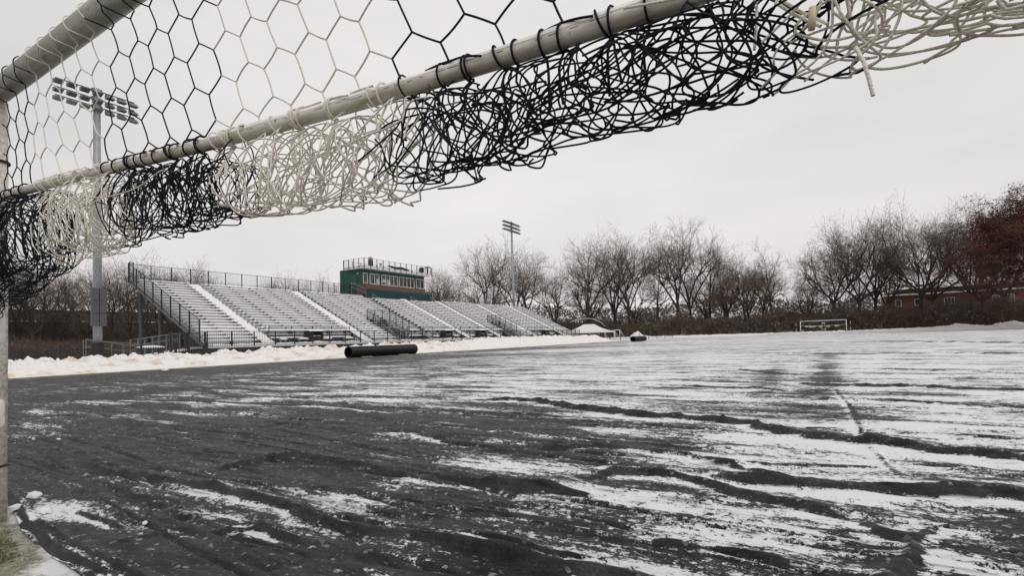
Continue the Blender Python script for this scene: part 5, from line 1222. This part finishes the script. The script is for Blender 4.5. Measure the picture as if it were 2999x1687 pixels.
FT = [(-69.2, 105, 23.3, 13.5, 0, 'wide-crowned bare tree behind the bleachers, left of the far floodlight'), (-66.5, 113, 22.0, 8.5, 2, 'slender bare tree right behind the far floodlight mast'), (-61.5, 110, 20.2, 8.0, 3, 'bare tree just right of the far floodlight mast'),
 (-59.0, 120, 17.3, 8.6, 1, 'low round bare tree above the right end of the bleachers'), (-50.5, 122, 24.3, 15.5, 0, 'big leaning multi-limbed bare tree above the tent'), (-46.2, 131, 25.0, 10.5, 1, 'tall bare tree right of the leaning tree above the tent'), (-40.0, 122, 23.8, 9.5, 2, 'vase-shaped tall bare tree above the rust-brown pole'),
 (-34.5, 126, 20.2, 8.0, 4, 'narrow bare tree between the vase-shaped tree and the twin-stemmed tree'), (-29.4, 126, 25.2, 10.5, 3, 'tallest twin-stemmed bare tree near the picture centre right'), (-26.6, 127, 24.3, 9.0, 2, 'tall bare tree touching the right side of the tallest twin-stemmed tree'), (-22.6, 128, 22.0, 8.0, 4, 'straight bare tree right of the tallest pair'),
 (-19.0, 130, 17.8, 7.0, 1, 'smaller bare tree left of the orange-leaved tree'), (-9.0, 125, 18.6, 8.5, 4, 'dark upright bare tree left of the gap in the tree line'), (-11.5, 133, 16.0, 7, 3, 'faint bare tree behind the dark upright tree'), (-2.7, 122, 10.8, 8.0, 1, 'low slanting bare tree behind the distant goal'),
 (1.6, 124, 19.1, 9.5, 5, 'dense bare tree right after the gap in the tree line'), (6.2, 123, 20.8, 8.5, 6, 'dense bare tree second after the gap in the tree line'), (9.4, 130, 22.7, 8.5, 2, 'tall thin-topped bare tree rising above the dense pair'), (15.4, 122, 20.4, 11.5, 5, 'broad domed bare tree in front of the brick building'), (18.6, 131, 20.0, 8.5, 6, 'bare tree behind the broad domed tree'),
 (22.3, 120, 19.8, 9.0, 1, 'bare tree left of the dark red tree'), (25.9, 128, 17.0, 8.5, 6, 'bare tree partly hidden by the dark red tree'), (-15.3, 136, 15.0, 8, 6, 'faint low bare tree behind the orange-leaved trees'), (-43.5, 137, 18, 9, 6, 'faint bare tree behind the vase-shaped tree'), (12.2, 136, 17, 9, 1, 'faint bare tree behind the thin-topped tree'), (-55, 133, 16.5, 10, 5, 'faint bare tree behind the round tree over the bleachers end'), (30.5, 133, 18, 10, 5, 'bare tree behind the dark red tree at the right edge'), (-24.8, 138, 15.5, 9, 5, 'faint low bare tree behind the tallest pair'), (3.6, 137, 15, 9, 6, 'faint bare tree behind the dense pair')]
for k, (x, y, h, w_, v, lab) in enumerate(FT): tree(x, y, h, w_, v, lab, GF, rz=k * 1.9)
lo = (13.5, 11000, .06, m_orange)
tree(-14.4, 124, 16.2, 7.5, 3, 'tree with orange-brown leaves on its lower half', GF, leaf=lo, rz=1)
tree(-18.6, 126, 12.5, 7.5, 3, 'low bush-like tree with orange-brown leaves left of the taller one', GF, leaf=lo, rz=3)
LTT = [(-75, 20.5, 11.2, 8.0, 1, 'bare tree at the far left edge behind the goal post'), (-70, 20.7, 11.2, 6.0, 5, 'bare tree second from the left edge behind the iron fence'), (-74, 24.0, 10.4, 6.5, 2, 'bare tree left of the near floodlight mast'), (-78, 28.0, 11.2, 7.0, 6, 'bushy bare tree behind the near floodlight mast'), (-70, 27.5, 10.8, 6.0, 3, 'bare tree just right of the near floodlight mast'), (-66, 27.6, 11.0, 6.5, 0, 'forked bare tree left of the bleachers'), (-72, 32.0, 11.8, 7.0, 2, 'bare tree touching the upper left corner of the bleachers'), (-72, 17.6, 10.8, 7, 6, 'dense bare tree beside the post at the left edge'), (-64, 30.0, 9.5, 6, 5, 'bare tree under the left end of the bleachers'), (-76, 37.0, 11.5, 8, 1, 'bare tree seen through the left bleacher railing')]
for k, (x, y, h, w_, v, lab) in enumerate(LTT): tree(x, y, h, w_, v, lab, GL, rz=k * 2.3)
BTT = [(-90, 43.5, 13.4, 7, 5, 'tree top showing over the bleachers left of the first aisle'), (-88, 45.6, 14.6, 5, 2, 'thin tree top poking over the bleacher rail near the first aisle'), (-90, 54.3, 12.6, 5, 3, 'small tree top behind the rail between the first two aisles'), (-85, 60.2, 13.3, 7, 6, 'dark tree top behind the rail left of the second aisle'), (-88, 65.6, 14.2, 8, 5, 'dark tree top behind the rail just above the second aisle'), (-90, 75.5, 13.2, 5, 2, 'tiny tree top behind the rail left of the press box'), (-95, 116, 21, 12, 6, 'pale bare tree right of the press box'), (-88, 112, 19, 9, 3, 'small pale tree beside the press box, low'), (-76, 112, 16, 9, 5, 'low bare tree left of the wide-crowned tree')]
for k, (x, y, h, w_, v, lab) in enumerate(BTT): tree(x, y, h, w_, v, lab, GB, rz=k * 2.9)
# dark red beech at the right edge
trunk_, big_, fine_ = make_tree('oak', 97, 18.3, 25)
t = thing('copper_beech', 'dark red leafy tree filling the right edge of the picture', 'tree', (29.2, 103, 0))
v, f = segs_to_mesh(trunk_, 10); o = bpy.data.objects.new('trunk', fastmesh('trunk', [(v, f, 0)], [m_bark])); C.objects.link(o); o.parent = t
v1, f1 = segs_to_mesh(big_, 5); rg = np.random.default_rng(3); v2, f2 = segs_to_mesh(fine_, 3); cnt = 190000
cand = fine_[:, 3:6]; idx = rg.integers(0, len(cand), cnt); c_ = cand[idx] + rg.normal(0, .32, (cnt, 3)) * np.array([1, 1, .45]); a_ = rg.normal(0, .13, (cnt, 3)) * np.array([1, 1, .5]); b_ = rg.normal(0, .13, (cnt, 3)) * np.array([1, 1, .5])
V_ = np.stack([c_, c_ + a_, c_ + b_], 1).reshape(-1, 3); F_ = np.arange(cnt * 3).reshape(-1, 3)
o = bpy.data.objects.new('crown', fastmesh('crown', [(v1, f1, 0), (v2, f2, 0), (V_, F_, 1)], [m_bark, m_redleaf])); C.objects.link(o); o.parent = t

# undergrowth: uncountable brush masses
def brush(name, label, xr, yr, hfun, ntw, nlf, mats, seed, lsize=.16, twl=1.3):
    rg = np.random.default_rng(seed)
    x = rg.uniform(*xr, ntw); y = rg.uniform(*yr, ntw); hm = hfun(x, y); z = rg.uniform(0, 1, ntw) ** .8 * hm
    p = np.stack([x, y, z], 1); d = rg.normal(0, .55, (ntw, 3)); d[:, 2] = np.abs(d[:, 2]) + .5; d /= np.linalg.norm(d, axis=1)[:, None]; l_ = rg.uniform(.4, 1, ntw) * twl
    q = p + d * l_[:, None]; S_ = np.concatenate([p, q, np.full((ntw, 1), .02), np.full((ntw, 1), .008)], 1); v, f = segs_to_mesh(S_, 3)
    parts = [(v, f, 0)]
    for mi, fr in ((1, .7), (2, .3)):
        n = int(nlf * fr); x = rg.uniform(*xr, n); y = rg.uniform(*yr, n); hm = hfun(x, y); z = rg.uniform(0, 1, n) ** .9 * hm * .95; c_ = np.stack([x, y, z], 1)
        cl_ = np.stack([fbm(x * .7, z * .9, 2, seed + mi)], 1) > (.42 if mi == 1 else .5); keep = cl_[:, 0]; c_ = c_[keep]; n = len(c_)
        a_ = rg.normal(0, lsize, (n, 3)); b_ = rg.normal(0, lsize, (n, 3)); parts.append((np.stack([c_, c_ + a_, c_ + b_], 1).reshape(-1, 3), np.arange(n * 3).reshape(-1, 3), mi))
    o = bpy.data.objects.new(name, fastmesh(name, parts, mats)); C.objects.link(o); tag(o, label, 'undergrowth', kind='stuff')
m_bgreen = mat('brush_green', (.14, .135, .07), .9, .5, .5); m_bbrown = mat('brush_brown', (.19, .135, .09), .9, .5, .5)
def hf(x, y): return 3.3 + 2.6 * (fbm(x * .22, y * .1, 3, 6) - .5) * 2 + .10 * (y - 119)
brush('undergrowth', 'tangled brown and olive hedge along the far end behind the distant goal', (-62, 46), (119, 124), hf, 52000, 60000, [m_twig, m_bbrown, m_bgreen], 5)
def hf2(x, y): return 4.6 + 3.2 * (fbm(x * .15, y * .1, 3, 16) - .5) * 2
brush('undergrowth', 'higher dark thicket behind the far hedge', (-95, 60), (130, 140), hf2, 36000, 26000, [m_twig, m_bbrown, m_bbrown], 8, .2, 1.8)
def hf3(x, y): return 1.9 + 1.4 * (fbm(y * .3, x * .1, 3, 26) - .5) * 2
brush('undergrowth', 'dark brown brush behind the left iron fence', (-66, -52), (0, 40), hf3, 36000, 40000, [m_twig, m_bbrown, m_bgreen], 11, .10, .9)
def hf4(x, y): return 4.4 + 2.2 * (fbm(y * .3, x * .1, 3, 36) - .5) * 2
brush('undergrowth', 'twiggy thicket behind the long dark building', (-84, -76), (0, 60), hf4, 26000, 5000, [m_twig, m_bbrown, m_bgreen], 13, .12, 1.6)
# sprinkled snow resting on the brush
rg = np.random.default_rng(99); n = 1500; x = rg.uniform(-60, 45, n); y = rg.uniform(118.8, 120.5, n); z = rg.uniform(.3, 3.6, n); keep = fbm(x * .5, z * .8, 3, 41) > .60; c_ = np.stack([x, y, z], 1)[keep]; n = len(c_)
a_ = rg.normal(0, .13, (n, 3)) * np.array([1, 1, .25]); b_ = rg.normal(0, .13, (n, 3)) * np.array([1, 1, .25])
V_ = np.stack([c_, c_ + a_, c_ + b_ + np.array([0, 0, .02])], 1).reshape(-1, 3)
o = bpy.data.objects.new('snow_specks', fastmesh('snow_specks', [(V_, np.arange(n * 3).reshape(-1, 3), 0)], [m_snowcap])); C.objects.link(o); tag(o, 'patches of snow caught on the far hedge', 'snow', kind='stuff')
# snow-covered fallen branch by the tent
t = thing('fallen_branch', 'long curved snow-covered dead branch lying on the hedge above the tent', 'branch', (-47, 118.6, 0))
mb = MB(); mb.tube([(-7, 0, 4.6), (-5, 0, 5.0), (-3, 0, 5.3), (-1, 0, 5.1), (1, 0, 4.2), (2.2, 0, 3.2)], [.04, .09, .11, .11, .08, .04], 6); mb.build('limb', m_bark, t)
mb = MB(); mb.tube([(-7, -.03, 4.68), (-5, -.03, 5.1), (-3, -.03, 5.4), (-1, -.03, 5.2), (1, -.03, 4.28), (2.2, -.03, 3.25)], [.03, .07, .08, .08, .06, .03], 6); mb.build('snow', m_snowcap, t)
# far-off wooded ridge
rg = np.random.default_rng(123); n = 60000; x = rg.uniform(-330, 160, n); y = rg.uniform(200, 230, n); hm = 13 + 6 * (fbm(x * .05, y * 0, 4, 3) - .5) * 2; z = rg.uniform(0, 1, n) ** .7 * hm; c_ = np.stack([x, y, z], 1)
a_ = rg.normal(0, .55, (n, 3)); b_ = rg.normal(0, .55, (n, 3)) 
o = bpy.data.objects.new('distant_wood', fastmesh('distant_wood', [(np.stack([c_, c_ + a_, c_ + b_], 1).reshape(-1, 3), np.arange(n * 3).reshape(-1, 3), 0)], [mat('far_wood', (.11, .095, .09), .95, .25, .1)])); C.objects.link(o); tag(o, 'grey-brown distant wood closing the horizon', 'wood', kind='stuff')
